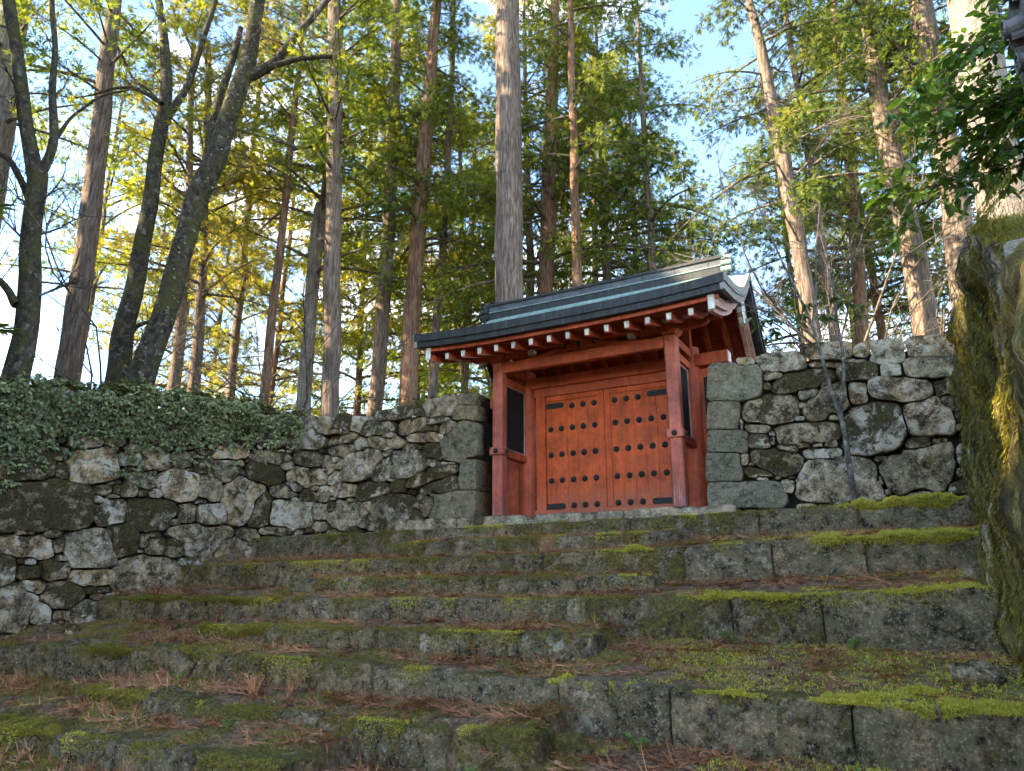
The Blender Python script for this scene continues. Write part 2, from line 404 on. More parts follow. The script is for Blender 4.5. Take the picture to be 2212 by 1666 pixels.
LEFT_STONES=[(0.22,2.25,0.188,0.12,7,9),(0.26,1.99,0.269,0.141,7,9),(0.17,0.83,0.194,0.277,4,9),(0.48,0.29,0.49,0.284,3,9),(0.4,1.45,0.424,0.35,-35,3.2),(0.78,2.13,0.377,0.177,-8,3.2),(1.99,2.14,0.397,0.104,-2,3.2),(1.29,2.11,0.135,0.079,7,3.2),(1.41,2.04,0.068,0.028,6,3.2),(3.17,2.07,0.215,0.156,26,3.2),(2.84,2.02,0.165,0.154,6,3.2),(2.36,1.91,0.42,0.151,1,3.2),(1.48,1.89,0.395,0.14,-2,3.2),(0.9,1.91,0.261,0.077,-2,3.2),(1.16,1.8,0.133,0.061,-14,3.2),(0.96,1.79,0.078,0.066,6,3.2),(0.61,1.73,0.268,0.152,16,3.2),(3.39,1.95,0.169,0.048,6,3.2),(3.42,1.78,0.226,0.095,-5,3.2),(3.01,1.79,0.196,0.094,-19,3.2),(2.77,1.65,0.163,0.139,5,3.2),(2.3,1.63,0.33,0.137,10,3.2),(2.04,1.74,0.155,0.068,6,3.2),(1.82,1.56,0.166,0.123,15,3.2),(1.18,1.62,0.49,0.099,6,3.2),(1.3,1.44,0.107,0.044,5,3.2),(1.01,1.36,0.26,0.151,15,3.2),(3.28,1.56,0.353,0.124,0,3.2),(2.64,1.53,0.088,0.046,5,3.2),(2.06,1.38,0.14,0.067,-10,3.2),(4.07,1.43,0.326,0.149,9,3.2),(4.91,1.48,0.36,0.131,3,3.2),(3.6,1.28,0.15,0.223,9,3.2),(3.24,1.27,0.159,0.099,5,3.2),(3.4,1.38,0.077,0.07,5,3.2),(2.75,1.22,0.455,0.285,-26,3.2),(1.8,1.16,0.659,0.298,-15,3.2),(1.01,1.13,0.104,0.075,5,3.2),(0.64,1.09,0.176,0.032,5,3.2),(4.56,1.31,0.127,0.095,1,3.2),(4.28,1.1,0.313,0.189,18,3.2),(3.82,1.06,0.209,0.175,3,3.2),(3.37,1.0,0.225,0.138,4,3.2),(4.99,1.13,0.349,0.223,18,3.2),(3.68,1.19,0.055,0.059,3,3.2),(0.97,0.86,0.617,0.116,-16,3.2),(1.92,0.86,0.124,0.038,4,3.2),(1.72,0.72,0.176,0.13,4,3.2),(4.39,0.9,0.156,0.094,33,3.2),(0.89,0.65,0.471,0.157,-4,3.2),(1.48,0.62,0.08,0.053,3,3.2),(4.62,0.77,0.281,0.152,10,3.2),(4.07,0.66,0.21,0.139,2,3.2),(3.86,0.82,0.097,0.058,3,3.2),(3.59,0.68,0.17,0.16,3,3.2),(3.12,0.74,0.283,0.17,4,3.2),(2.38,0.68,0.453,0.176,0,3.2),(1.21,0.5,0.13,0.063,3,3.2),(0.93,0.52,0.114,0.042,3,3.2),(1.09,0.35,0.192,0.208,23,3.2),(3.39,0.58,0.121,0.045,3,3.2),(2.91,0.54,0.19,0.056,3,3.2),(4.38,0.35,0.481,0.299,1,3.2),(3.7,0.34,0.193,0.159,2,3.2),(3.38,0.42,0.151,0.124,3,3.2),(2.98,0.25,0.497,0.276,13,3.2),(2.44,0.35,0.155,0.142,3,3.2),(1.91,0.26,0.544,0.341,3,3.2),(1.27,0.13,0.168,0.166,2,3.2),(5.06,0.43,0.243,0.435,-1,3.2),(4.76,-0.02,0.32,0.079,0,3.2),(3.63,0.05,0.137,0.101,2,3.2),(2.81,-0.04,0.158,0.065,2,3.2),(2.39,-0.02,0.126,0.054,2,3.2),(4.14,1.96,0.466,0.28,4,3.2),(3.75,2.07,0.17,0.182,4,3.2),(8.89,0.19,0.676,0.41,-5,3.2),(8.33,0.92,0.393,0.313,-7,3.2),(9.27,0.8,0.371,0.256,-7,3.2),(8.76,1.06,0.133,0.107,-8,3.2),(8.71,0.79,0.109,0.146,-7,3.2),(8.45,1.32,0.253,0.123,-9,3.2),(7.25,1.18,0.275,0.19,2,3.2),(7.64,1.12,0.166,0.114,-8,3.2),(6.67,1.25,0.245,0.137,-7,3.2),(6.29,1.18,0.188,0.139,-7,3.2),(5.83,1.13,0.213,0.237,-6,3.2),(5.8,1.49,0.331,0.128,-8,3.2),(6.26,1.53,0.174,0.125,-8,3.2),(7.39,0.78,0.212,0.158,14,3.2),(7.19,0.92,0.072,0.058,-7,3.2),(7.44,0.96,0.084,0.043,-7,3.2),(8.04,0.54,0.143,0.096,-6,3.2),(7.7,0.56,0.217,0.126,-6,3.2),(7.38,0.53,0.084,0.071,-5,3.2),(7.87,0.67,0.12,0.042,-6,3.2),(7.84,0.44,0.106,0.048,-5,3.2),(7.13,0.54,0.13,0.101,-5,3.2),(6.73,0.71,0.347,0.282,-1,3.2),(6.11,0.73,0.253,0.261,-5,3.2),(6.24,0.5,0.14,0.061,-5,3.2),(8.1,0.34,0.103,0.068,25,3.2),(8.11,0.21,0.077,0.081,-5,3.2),(7.86,0.17,0.264,0.219,-4,3.2),(7.15,0.19,0.459,0.314,-9,3.2),(6.48,0.24,0.181,0.193,-4,3.2),(6.0,0.24,0.301,0.228,-4,3.2),(5.34,0.54,0.499,0.445,-3,3.2),(6.73,0.06,0.12,0.073,-4,3.2),(9.03,-0.49,0.371,0.198,-2,3.2),(9.09,-0.27,0.146,0.037,-3,3.2),(8.72,-0.26,0.129,0.077,-3,3.2),(8.6,-0.44,0.095,0.128,-2,3.2),(8.12,-0.52,0.416,0.328,-2,3.2),(7.6,-0.32,0.242,0.273,-3,3.2),(7.23,-0.3,0.098,0.126,-3,3.2),(7.04,-0.19,0.086,0.057,-3,3.2),(6.08,-0.26,0.718,0.313,-2,3.2),(7.0,-0.4,0.187,0.155,-2,3.2),(6.62,-0.39,0.223,0.188,-2,3.2),(5.23,-0.1,0.237,0.141,-2,3.2),(9.27,-0.81,0.119,0.253,-1,3.2),(8.98,-0.71,0.09,0.074,-1,3.2),(9.12,-0.7,0.055,0.049,-1,3.2),(8.58,-0.84,0.237,0.176,-1,3.2),(8.95,-0.87,0.191,0.111,-1,3.2),(8.52,-0.65,0.108,0.064,-1,3.2),(8.87,-1.09,0.17,0.11,0,3.2),(8.01,-0.94,0.405,0.143,0,3.2),(7.13,-0.88,0.478,0.303,-1,3.2),(8.43,-1.2,0.263,0.226,1,3.2),(9.09,-1.41,0.251,0.334,1,3.2),(8.69,-1.51,0.138,0.171,2,3.2),(8.39,-1.55,0.107,0.075,2,3.2),(6.38,-0.64,0.165,0.072,-1,3.2),(5.56,-0.35,0.371,0.244,-2,3.2),(7.97,-1.51,0.251,0.154,2,3.2)]
RIGHT_STONES=[(0.54,1.91,0.403,0.298,-8,9),(0.33,1.4,0.241,0.226,-6,9),(0.36,1.01,0.296,0.192,-5,9),(0.28,0.63,0.267,0.23,-4,9),(0.56,0.2,0.559,0.194,-3,9),(0.72,2.2,0.133,0.069,-9,3.4),(1.24,2.11,0.342,0.134,-4,3.4),(1.87,2.16,0.281,0.118,-6,3.4),(2.33,2.12,0.109,0.098,21,3.4),(2.63,2.05,0.226,0.148,-9,3.4),(3.16,2.02,0.283,0.138,-9,3.4),(1.82,2.01,0.229,0.053,-9,3.4),(2.23,1.99,0.14,0.04,-9,3.4),(1.09,1.92,0.145,0.067,4,3.4),(1.49,1.81,0.427,0.136,4,3.4),(2.23,1.83,0.269,0.132,-5,3.4),(2.64,1.79,0.143,0.101,-3,3.4),(3.1,1.76,0.301,0.137,-11,3.4),(1.0,1.79,0.067,0.066,-8,3.4),(1.79,1.72,0.072,0.058,12,3.4),(1.81,1.64,0.077,0.046,12,3.4),(2.2,1.53,0.124,0.164,-7,3.4),(2.73,1.5,0.39,0.165,-13,3.4),(3.25,1.46,0.125,0.128,7,3.4),(1.03,1.43,0.387,0.22,-7,3.4),(1.57,1.57,0.147,0.087,-2,3.4),(1.46,1.45,0.074,0.058,-7,3.4),(1.76,1.42,0.32,0.218,18,3.4),(1.86,1.22,0.081,0.051,-6,3.4),(1.41,1.24,0.085,0.04,-6,3.4),(2.34,0.98,0.38,0.36,-6,3.4),(3.0,1.08,0.285,0.255,19,3.4),(3.26,1.29,0.106,0.117,-7,3.4),(0.8,1.16,0.174,0.077,-6,3.4),(0.99,1.06,0.055,0.047,-6,3.4),(0.83,0.96,0.156,0.129,-5,3.4),(1.0,0.96,0.044,0.07,-5,3.4),(1.48,1.02,0.419,0.165,-6,3.4),(1.19,0.84,0.139,0.052,-5,3.4),(1.42,0.85,0.094,0.045,-5,3.4),(1.6,0.85,0.077,0.039,-5,3.4),(1.77,0.85,0.091,0.067,-5,3.4),(1.65,0.72,0.235,0.089,-5,3.4),(2.83,0.74,0.164,0.084,3,3.4),(3.08,0.76,0.089,0.052,-5,3.4),(0.59,0.7,0.068,0.099,-5,3.4),(0.69,0.63,0.05,0.035,-4,3.4),(1.03,0.65,0.373,0.172,-15,3.4),(2.38,0.58,0.095,0.053,-5,3.4),(2.57,0.62,0.075,0.032,-5,3.4),(1.78,0.33,0.51,0.304,-4,3.4),(2.76,0.42,0.418,0.281,4,3.4),(0.75,0.51,0.199,0.081,-19,3.4),(0.82,0.42,0.099,0.04,-4,3.4),(1.01,0.41,0.043,0.028,-4,3.4),(1.22,0.41,0.042,0.028,-4,3.4),(1.14,0.28,0.095,0.101,-4,3.4),(2.33,0.29,0.038,0.074,-4,3.4),(2.4,0.13,0.047,0.042,-3,3.4),(0.58,1.22,0.027,0.108,-6,3.4)]
TREES={
't0':([(-15.94,-3.85,9.0,0.497),(-16.03,-3.9,11.45,0.488),(-16.34,-4.07,15.38,0.474),(-16.49,-4.16,17.42,0.444)],[]),
't1':([(-9.38,-5.34,2.28,0.27),(-9.39,-5.35,3.44,0.25),(-9.43,-5.37,4.56,0.221),(-9.56,-5.44,5.74,0.203),(-9.72,-5.53,6.81,0.221)],[[(-9.71,-5.53,6.76,0.184),(-9.97,-5.67,7.6,0.159),(-10.25,-5.83,8.7,0.162),(-10.51,-5.97,9.61,0.146),(-10.88,-6.18,11.03,0.149),(-11.18,-6.35,12.15,0.122)],[(-9.8,-5.46,6.77,0.139),(-9.68,-5.39,7.11,0.112),(-9.61,-5.36,7.67,0.104),(-9.83,-5.48,8.78,0.087),(-9.94,-5.54,9.93,0.069),(-10.19,-5.68,11.13,0.06),(-10.28,-5.73,12.13,0.041)],[(-9.35,-5.56,3.92,0.094),(-9.5,-5.64,4.19,0.078),(-9.71,-5.76,4.43,0.069),(-10.04,-5.94,4.57,0.052)],[(-9.96,-5.32,6.11,0.102),(-10.23,-5.48,6.73,0.075),(-10.58,-5.67,7.32,0.071),(-10.85,-5.82,7.48,0.057)],[(-9.73,-5.31,7.74,0.057),(-9.53,-5.2,8.24,0.034),(-9.02,-4.91,8.8,0.029),(-8.37,-4.55,8.97,0.019)]]),
't2':([(-11.19,-3.49,3.05,0.294),(-11.21,-3.5,5.68,0.275),(-11.34,-3.58,8.69,0.256),(-11.54,-3.68,11.74,0.221),(-11.63,-3.73,13.45,0.203),(-11.76,-3.81,15.55,0.185)],[]),
't3':([(-9.77,-3.27,2.81,0.293),(-9.69,-3.22,5.02,0.234),(-9.63,-3.19,7.17,0.2),(-9.62,-3.18,8.99,0.184),(-9.61,-3.18,10.39,0.166),(-9.86,-3.32,11.72,0.125),(-10.08,-3.44,12.96,0.104),(-10.23,-3.52,13.82,0.07)],[[(-9.55,-3.15,9.49,0.131),(-9.23,-2.97,10.26,0.111),(-9.06,-2.88,11.45,0.09),(-8.85,-2.76,12.82,0.069),(-8.8,-2.73,13.82,0.047)],[(-9.28,-3.46,9.63,0.075),(-9.57,-3.62,9.88,0.065),(-9.9,-3.8,10.07,0.049),(-10.27,-4.01,10.07,0.038),(-10.72,-4.26,9.88,0.027),(-11.09,-4.46,9.82,0.016)],[(-10.01,-3.06,4.16,0.071),(-9.77,-2.93,4.48,0.061),(-9.33,-2.68,4.59,0.041)]]),
't4':([(-8.84,-3.32,2.68,0.34),(-8.61,-3.19,4.19,0.281),(-8.35,-3.05,6.11,0.261),(-8.2,-2.97,7.23,0.276),(-7.95,-2.83,8.16,0.27),(-7.77,-2.73,9.37,0.233),(-7.59,-2.63,10.5,0.238),(-7.52,-2.59,11.67,0.198),(-7.48,-2.56,12.48,0.189),(-7.47,-2.56,14.16,0.149)],[[(-7.58,-2.62,10.31,0.183),(-7.04,-2.32,10.63,0.13),(-6.54,-2.04,11.67,0.099),(-6.0,-1.74,12.55,0.078),(-5.57,-1.5,13.31,0.051)],[(-6.89,-2.46,10.45,0.085),(-6.33,-2.15,10.65,0.07),(-5.69,-1.8,10.7,0.059)],[(-8.41,-2.74,7.7,0.126),(-8.39,-2.73,8.85,0.118),(-8.28,-2.67,10.1,0.109),(-8.13,-2.59,11.14,0.094),(-8.06,-2.55,11.95,0.079)]]),
't5':([(-9.63,1.96,3.42,0.203),(-9.63,1.96,6.05,0.171),(-9.68,1.93,8.96,0.137),(-9.62,1.97,9.88,0.083)],[]),
'th1':([(-10.95,-1.07,3.36,0.149),(-10.99,-1.09,5.31,0.141),(-11.05,-1.12,6.84,0.108),(-11.33,-1.28,10.72,0.089),(-11.56,-1.41,13.76,0.066)],[]),
'th2':([(-10.97,-0.5,3.49,0.165),(-10.98,-0.51,5.24,0.145),(-11.11,-0.58,7.35,0.112),(-11.41,-0.75,11.06,0.092),(-11.68,-0.9,14.2,0.068)],[]),
't6':([(-6.79,0.11,2.33,0.207),(-6.97,0.01,6.13,0.203),(-7.15,-0.09,10.02,0.186),(-7.37,-0.22,14.41,0.166),(-7.49,-0.28,16.83,0.145)],[]),
't7':([(-8.52,3.72,3.72,0.221),(-8.46,3.76,8.7,0.214),(-8.43,3.77,12.79,0.194),(-8.53,3.72,18.28,0.159),(-8.58,3.69,20.27,0.138)],[]),
't8':([(-7.13,3.36,3.49,0.248),(-7.03,3.41,8.21,0.23),(-6.92,3.47,12.43,0.214),(-6.77,3.55,16.58,0.165),(-6.72,3.58,18.82,0.138)],[]),
't9':([(-7.14,4.5,3.86,0.141),(-7.02,4.56,7.17,0.126),(-6.88,4.64,11.11,0.117),(-6.85,4.66,15.45,0.093),(-6.84,4.66,18.28,0.08)],[]),
't10':([(-2.94,1.69,2.23,0.34),(-2.95,1.68,4.86,0.333),(-2.98,1.67,9.68,0.325),(-3.0,1.65,14.54,0.311),(-3.02,1.64,17.08,0.296)],[]),
't11':([(-3.84,5.19,3.62,0.229),(-3.77,5.23,6.62,0.219),(-3.64,5.3,10.5,0.237),(-3.51,5.38,13.77,0.189),(-3.36,5.46,17.31,0.136)],[]),
't11b':([(-5.21,12.44,5.33,0.139),(-5.12,12.49,11.42,0.129),(-5.02,12.55,16.94,0.117),(-4.93,12.6,21.6,0.101)],[]),
't17':([(-7.95,7.48,4.6,0.1),(-8.08,7.41,9.27,0.089),(-8.2,7.34,12.93,0.076),(-8.33,7.27,16.88,0.061)],[]),
't12':([(3.34,3.47,3.17,0.181),(3.26,3.43,5.24,0.168),(3.18,3.38,7.69,0.165),(3.03,3.3,9.62,0.149),(2.96,3.26,11.02,0.12),(2.84,3.19,12.48,0.089),(2.73,3.13,13.59,0.057)],[]),
't13':([(5.43,5.78,3.69,0.276),(5.44,5.79,6.15,0.267),(5.34,5.74,8.32,0.243),(5.24,5.68,10.25,0.216),(5.31,5.72,13.45,0.191),(5.31,5.72,15.24,0.159)],[]),
't14':([(3.94,10.68,4.98,0.218),(4.17,10.81,8.7,0.185),(4.34,10.9,11.94,0.163),(4.46,10.97,15.45,0.123),(4.56,11.02,18.28,0.096)],[]),
't15':([(6.25,5.1,4.39,0.282),(6.34,5.15,7.12,0.276),(6.37,5.16,9.25,0.264),(6.4,5.18,11.81,0.243),(6.44,5.2,13.59,0.227)],[]),
't16':([(6.87,3.15,4.16,0.464),(6.91,3.17,6.25,0.44),(6.96,3.2,8.31,0.421),(7.06,3.26,10.55,0.401),(7.15,3.31,11.99,0.382)],[]),
}
# ------------------------------------------------------------------ staircase rows: front plane Y, top height along X, stones between breaks
def lin(xs, zs): return lambda x: float(np.interp(x, xs, zs))
ROWS = {
 'A':  dict(Y=-1.60, z=lin([-7.1, 2.8, 5.3], [-0.18, -0.09, -0.03]), h=0.46, br=[-7.3, -5.1, -3.0, -1.0, 0.95, 2.8, 4.03, 5.5], r=0.020),
 'A2': dict(Y=-2.20, z=lin([-3.3, 1.9], [-0.40, -0.35]), h=0.34, br=[-3.22, -2.37, -1.85, -1.0, -0.24, 0.45, 1.03, 1.26, 1.83], r=0.035, small=True),
 'B':  dict(Y=-2.90, z=lin([-7.7, 0.3, 3.2, 5.3], [-0.745, -0.655, -0.565, -0.535]), h=0.46, br=[-7.75, -5.35, -2.96, 0.14, 2.1, 3.15, 4.14, 5.5], r=0.022),
 'B2': dict(Y=-3.50, z=lin([-4, 1.9], [-0.985, -0.95]), h=0.36, br=[-4.02, -3.51, -2.96, -2.35, -1.59, -1.03, -0.44, 0.23, 0.93, 1.23, 1.87], r=0.035, small=True),
 'C':  dict(Y=-4.20, z=lin([-7.9, 0.3, 3.4, 5.3], [-1.285, -1.23, -1.165, -1.07]), h=0.56, br=[-7.9, -6.3, -5.1, -3.78, -1.42, 0.37, 1.34, 2.93, 3.78, 5.5], r=0.026),
 'C2': dict(Y=-5.00, z=lin([-4.2, 1.7], [-1.60, -1.53]), h=0.36, br=[-4.11, -3.38, -2.51, -1.7, -1.01, -0.32, 0.31, 0.91, 1.75], r=0.045, small=True),
 'D':  dict(Y=-5.80, z=lin([-8, -3, 1.77, 5.2], [-1.90, -1.83, -1.86, -1.86]), h=0.56, br=[-8.1, -6.6, -5.4, -4.2, -3.11, -1.89, -0.33, 1.74, 2.74, 4.08, 5.5], r=0.032),
 'D2': dict(Y=-6.65, z=lin([-4, 0, 2.1], [-2.20, -2.19, -2.13]), h=0.36, br=[-3.9, -2.75, -1.91, -0.88, -0.25, 0.45, 1.15, 1.95], r=0.07, small=True),
 'E':  dict(Y=-7.55, z=lin([-4, 0.4], [-2.42, -2.36]), h=0.45, br=[-4.2, -2.7, -0.7, 0.3], r=0.03),
}
ORDER = ['A', 'A2', 'B', 'B2', 'C', 'C2', 'D', 'D2', 'E']
for k, rw in ROWS.items():
    rw['x0'], rw['x1'] = rw['br'][0], rw['br'][-1]

def zsoil(x, y):
    """height of the earth lying on the treads"""
    pts = [(-1.2, ROWS['A']['z'](x) + 0.03)]
    present = [k for k in ORDER if ROWS[k]['x0'] + 0.1 < x < ROWS[k]['x1'] - 0.1]
    for i, k in enumerate(present):
        rw = ROWS[k]; zt = rw['z'](x)
        nxt = present[i + 1] if i + 1 < len(present) else None
        mg = 0.10 + (0.13 * (mn.noise(Vector((x * 1.3, rw['Y'] * 3, 0))) + 0.6) if not rw.get('small') else 0.02)
        pts.append((rw['Y'] + mg + 0.05, zt - 0.016))
        if nxt:
            run = rw['Y'] - ROWS[nxt]['Y']
            drop = zt - ROWS[nxt]['z'](x)
            rise = min(0.055 + 0.22 * max(0, run - 0.8), drop * 0.5)
            if nxt == 'D' and k == 'C' : rise = 0.25
            pts.append((rw['Y'] + 0.07, ROWS[nxt]['z'](x) + rise)); pts.insert(-1, (rw['Y'] + mg, zt - 0.05))
        else:
            pts.append((rw['Y'] + 0.06, min(zt - 0.34, -2.30) if k in ('D', 'D2') else -2.62))
            pts.append((-9.0, -2.66))
    pts.append((-30, -2.75))
    ys = [p[0] for p in pts][::-1]; zs = [p[1] for p in pts][::-1]
    return float(np.interp(y, ys, zs))

staircase = empty('stone_staircase', (0, -4, -1.2))
tag(staircase, 'broad mossy flight of rough stone steps below the red gate', 'staircase')
def step_block(x0, x1, Y, zf, h, r, seed, small=False, depth=0.42):
    g = 0.008 if not small else 0.012
    rnd = random.Random(seed)
    x0 += g; x1 -= g
    nx = max(6, int((x1 - x0) / (0.03 if Y < -3.9 else 0.055)))
    jz = rnd.uniform(-0.03, 0.03) if small else rnd.uniform(-0.008, 0.008)
    jy = rnd.uniform(-0.06, 0.05) if small else rnd.uniform(-0.012, 0.012)
    rad = 0.07 if small else 0.022
    sec = []
    nf = 13
    for i in range(nf): sec.append((0.0, -h + (h - rad) * i / (nf - 1)))
    for i in range(1, 5):
        a = i / 5 * math.pi / 2
        sec.append((rad - rad * math.cos(a), -rad + rad * math.sin(a)))
    for i in range(6): sec.append((rad + (depth - rad) * i / 5, 0.0))
    ns = len(sec)
    V = []
    for ix in range(nx + 1):
        u = ix / nx; x = x0 + (x1 - x0) * u
        e = min(u, 1 - u) * (x1 - x0)
        er = 0.10 if small else 0.035                        # rounded arrises at the ends
        k = max(0.0, 1 - e / er); k = 1 - math.sqrt(max(0, 1 - k * k)) if k > 0 else 0
        for (sy, sz) in sec:
            y = Y + jy + sy; z = zf(x) + jz + sz
            p = Vector((x * 1.0, y, z))
            d = mn.fractal(p * 3.1 + Vector((seed * 3.7, 0, 0)), 1.0, 2.0, 4) * r * 1.3 + mn.fractal(p * 11.0, 1.0, 2.0, 4) * (0.012 + r * 0.3)
            if small: d += mn.noise(p * 1.9 + Vector((seed, 0, 3))) * 0.05
            top = smooth01(sz, -rad * 1.5, 0.0)
            fr = 1 - top * 0.75
            y2 = y - d * fr + k * er * 0.9 * (1 if sy < 0.3 else 0)
            z2 = z + d * (0.35 + 0.3 * float(top)) * (0.6 if not small else 0.9) - (k * er * 0.5 * float(top))
            chip = max(0.0, mn.fractal(Vector((x * 5.0, seed * 2.0, 3.3)), 1.0, 2.0, 3) - 0.05) * float(smooth01(sz, -0.10, -0.01)) * float(1 - smooth01(sy, 0.03, 0.14))
            y2 += chip * 0.10; z2 -= chip * 0.06
            z2 += 0.014 * mn.noise(Vector((x * 1.1, seed, 0.0))) * float(top)
            # hollow the lower front a little, as weathered risers are
            y2 += 0.03 * smooth01(-sz, h * 0.45, h) * (0.5 + 0.5 * mn.noise(Vector((x * 1.3, 0, seed))))
            xx = x + mn.noise(Vector((seed, y * 4, z * 5))) * 0.012 * (1 if 0 < u < 1 else 1)
            V.append((xx, y2, z2))
    F = [(i * ns + j, (i + 1) * ns + j, (i + 1) * ns + j + 1, i * ns + j + 1) for i in range(nx) for j in range(ns - 1)]
    b = len(V)
    caps = []
    for i in (0, nx):
        V.append((V[i * ns][0], Y + depth, V[i * ns][2]))
        c = [i * ns + j for j in range(ns)] + [len(V) - 1]
        caps.append(c if i else c[::-1])
    me = bpy.data.meshes.new('step_stone')
    me.from_pydata(V, [], F + [tuple(c) for c in caps])
    me.polygons.foreach_set('use_smooth', [True] * len(F) + [False] * 2)
    return me
sd = 1
for k in ORDER:
    rw = ROWS[k]
    for a, b in zip(rw['br'][:-1], rw['br'][1:]):
        sd += 1
        worn_off = (k == 'D' and b <= -3.1) or (k == 'C' and b <= -3.7) or (k == 'E' and b <= -2.6)
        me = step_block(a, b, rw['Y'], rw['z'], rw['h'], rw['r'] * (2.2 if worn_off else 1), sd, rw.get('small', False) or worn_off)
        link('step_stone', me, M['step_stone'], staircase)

# low dressed plinth under the gate
plinth = empty('gate_plinth', (0, -1.2, 0)); tag(plinth, 'low pale plinth of dressed stone under the red gate', 'plinth')
for a, b in ((-3.7, -1.35), (-1.35, 0.75), (0.75, 2.45)):
    me = step_block(a, b, -1.30, lambda x: 0.055, 0.26, 0.008, 40 + int(a * 7), False, 2.2)
    link('slab', me, M['slab'], plinth)

# ------------------------------------------------------------------ earth on the treads
xs = np.arange(-8.4, 5.75, 0.075); ys = np.arange(-11.5, -1.15, 0.045)
V = np.zeros((len(xs), len(ys), 3))
for i, x in enumerate(xs):
    for j, y in enumerate(ys):
        z = zsoil(x, y)
        V[i, j] = (x, y, z + 0.022 * mn.fractal(Vector((x * 4, y * 4, 1.7)), 1.0, 2.0, 3) + 0.012)
nx, ny = len(xs), len(ys)
idx = np.arange(nx * ny).reshape(nx, ny)
F = np.stack([idx[:-1, :-1], idx[1:, :-1], idx[1:, 1:], idx[:-1, 1:]], -1).reshape(-1, 4)
soil = link('soil', np_mesh('soil', V.reshape(-1, 3), F), M['soil']); soil['kind'] = 'structure'

# ------------------------------------------------------------------ ground sheet: low court in front, plateau behind the walls, falling away to the horizon
def ground_z(x, y):
    d = math.hypot(x + 2, y - 2)
    plate = 1.95 - 0.30 * smooth01(-y, 3.0, 8.0) * (1 if x < 0 else 0) - 0.11 * max(0, d - 22) + 0.25 * mn.noise(Vector((x * 0.25, y * 0.25, 0)))
    plate = max(plate, -26 + 2 * mn.noise(Vector((x * 0.02, y * 0.02, 2))))
    if y < -8.6: return -2.85 - 0.02 * max(0, -y - 9) if True else plate
    xl = -2.07 - 0.25 if y > -1.06 else -8.6
    xr = 2.25 if y > -1.06 else 5.85
    if y > -1.4:
        if -2.3 < x < 2.3: return -0.30 if y < 2.4 else plate - 0.0 if y > 3.2 else -0.1
        return plate if y > -0.75 else -0.9
    if -8.4 < x < 5.8: return -2.85
    return plate - 0.1
gx = np.unique(np.round(np.concatenate([np.linspace(-900, -60, 8), np.linspace(-60, -16, 12), np.arange(-16, 14, 0.4), np.linspace(14, 60, 12), np.linspace(60, 900, 8)]), 3))
gy = np.unique(np.round(np.concatenate([np.linspace(-300, -40, 5), np.linspace(-40, -14, 8), np.arange(-14, 16, 0.4), np.linspace(16, 70, 14), np.linspace(70, 1200, 9)]), 3))
V = np.array([[(x, y, ground_z(x, y)) for y in gy] for x in gx]).reshape(-1, 3)
idx = np.arange(len(gx) * len(gy)).reshape(len(gx), len(gy))
F = np.stack([idx[:-1, :-1], idx[1:, :-1], idx[1:, 1:], idx[:-1, 1:]], -1).reshape(-1, 4)
ground = link('ground', np_mesh('ground', V, F), M['floor']); ground['kind'] = 'structure'

# ------------------------------------------------------------------ dry stone walls
LEFT_LINE = [(-2.07, -1.06), (-5.6, -1.06), (-6.6, -1.2), (-7.15, -1.7), (-7.45, -3.0), (-7.7, -4.5), (-8.0, -6.5), (-8.3, -8.5), (-8.6, -11)]
RIGHT_LINE = [(2.0, -1.06), (5.9, -1.06)]
class Line:
    def __init__(self, pts, side):
        P = np.array(pts, float)
        # resample and smooth the bend
        s = np.concatenate([[0], np.cumsum(np.hypot(*np.diff(P, axis=0).T))])
        self.L = s[-1]; self.s = np.linspace(-0.6, self.L, 240)
        d0 = (P[1] - P[0]) / np.hypot(*(P[1] - P[0]))
        x = np.interp(self.s, s, P[:, 0]); y = np.interp(self.s, s, P[:, 1])
        neg = self.s < 0
        x[neg] = P[0, 0] + d0[0] * self.s[neg]; y[neg] = P[0, 1] + d0[1] * self.s[neg]
        self.x, self.y = x, y
        tx, ty = np.gradient(x), np.gradient(y)
        ker = np.ones(15) / 15
        tx = np.convolve(np.pad(tx, 7, 'edge'), ker, 'valid'); ty = np.convolve(np.pad(ty, 7, 'edge'), ker, 'valid')
        n = np.hypot(tx, ty); self.nx, self.ny = side * ty / n, -side * tx / n
    def p(self, s, d):
        f = lambda a: np.interp(s, self.s, a)
        return f(self.x) + f(self.nx) * d, f(self.y) + f(self.ny) * d
LL = Line(LEFT_LINE, -1); RL = Line(RIGHT_LINE, 1)

def sdist(st, s, z):
    a = math.radians(st[4]); ca, sa = math.cos(a), math.sin(a)
    u = (s - st[0]) * ca + (z - st[1]) * sa; v = -(s - st[0]) * sa + (z - st[1]) * ca
    return (np.abs(u / st[2]) ** st[5] + np.abs(v / st[3]) ** st[5]) ** (1 / st[5])

def fill_stones(stones, s0, s1, zlo, zhi, n, rnd, smin=0.05, smax=0.2):
    """chinking and unseen courses: small stones wherever no listed stone reaches"""
    st = list(stones)
    for _ in range(n):
        s = rnd.uniform(s0, s1); lo, hi = zlo(s), zhi(s)
        z = rnd.uniform(lo, hi)
        d = min(float(sdist(q, s, z)) for q in st if abs(q[0] - s) < 1.2)if any(abs(q[0] - s) < 1.2 for q in st) else 9
        if d < 1.28: continue
        r = rnd.uniform(smin, smax)
        # how much room is there
        room = min([(float(sdist(q, s, z)) - 1) * min(q[2], q[3]) for q in st if abs(q[0] - s) < 1.5] + [0.4])
        r = min(smax * 1.6, max(0.035, room * 0.95))
        st.append((s, z, r * rnd.uniform(1.0, 1.5), r * rnd.uniform(0.75, 1.0), rnd.uniform(-20, 20), 3.0))
    return st

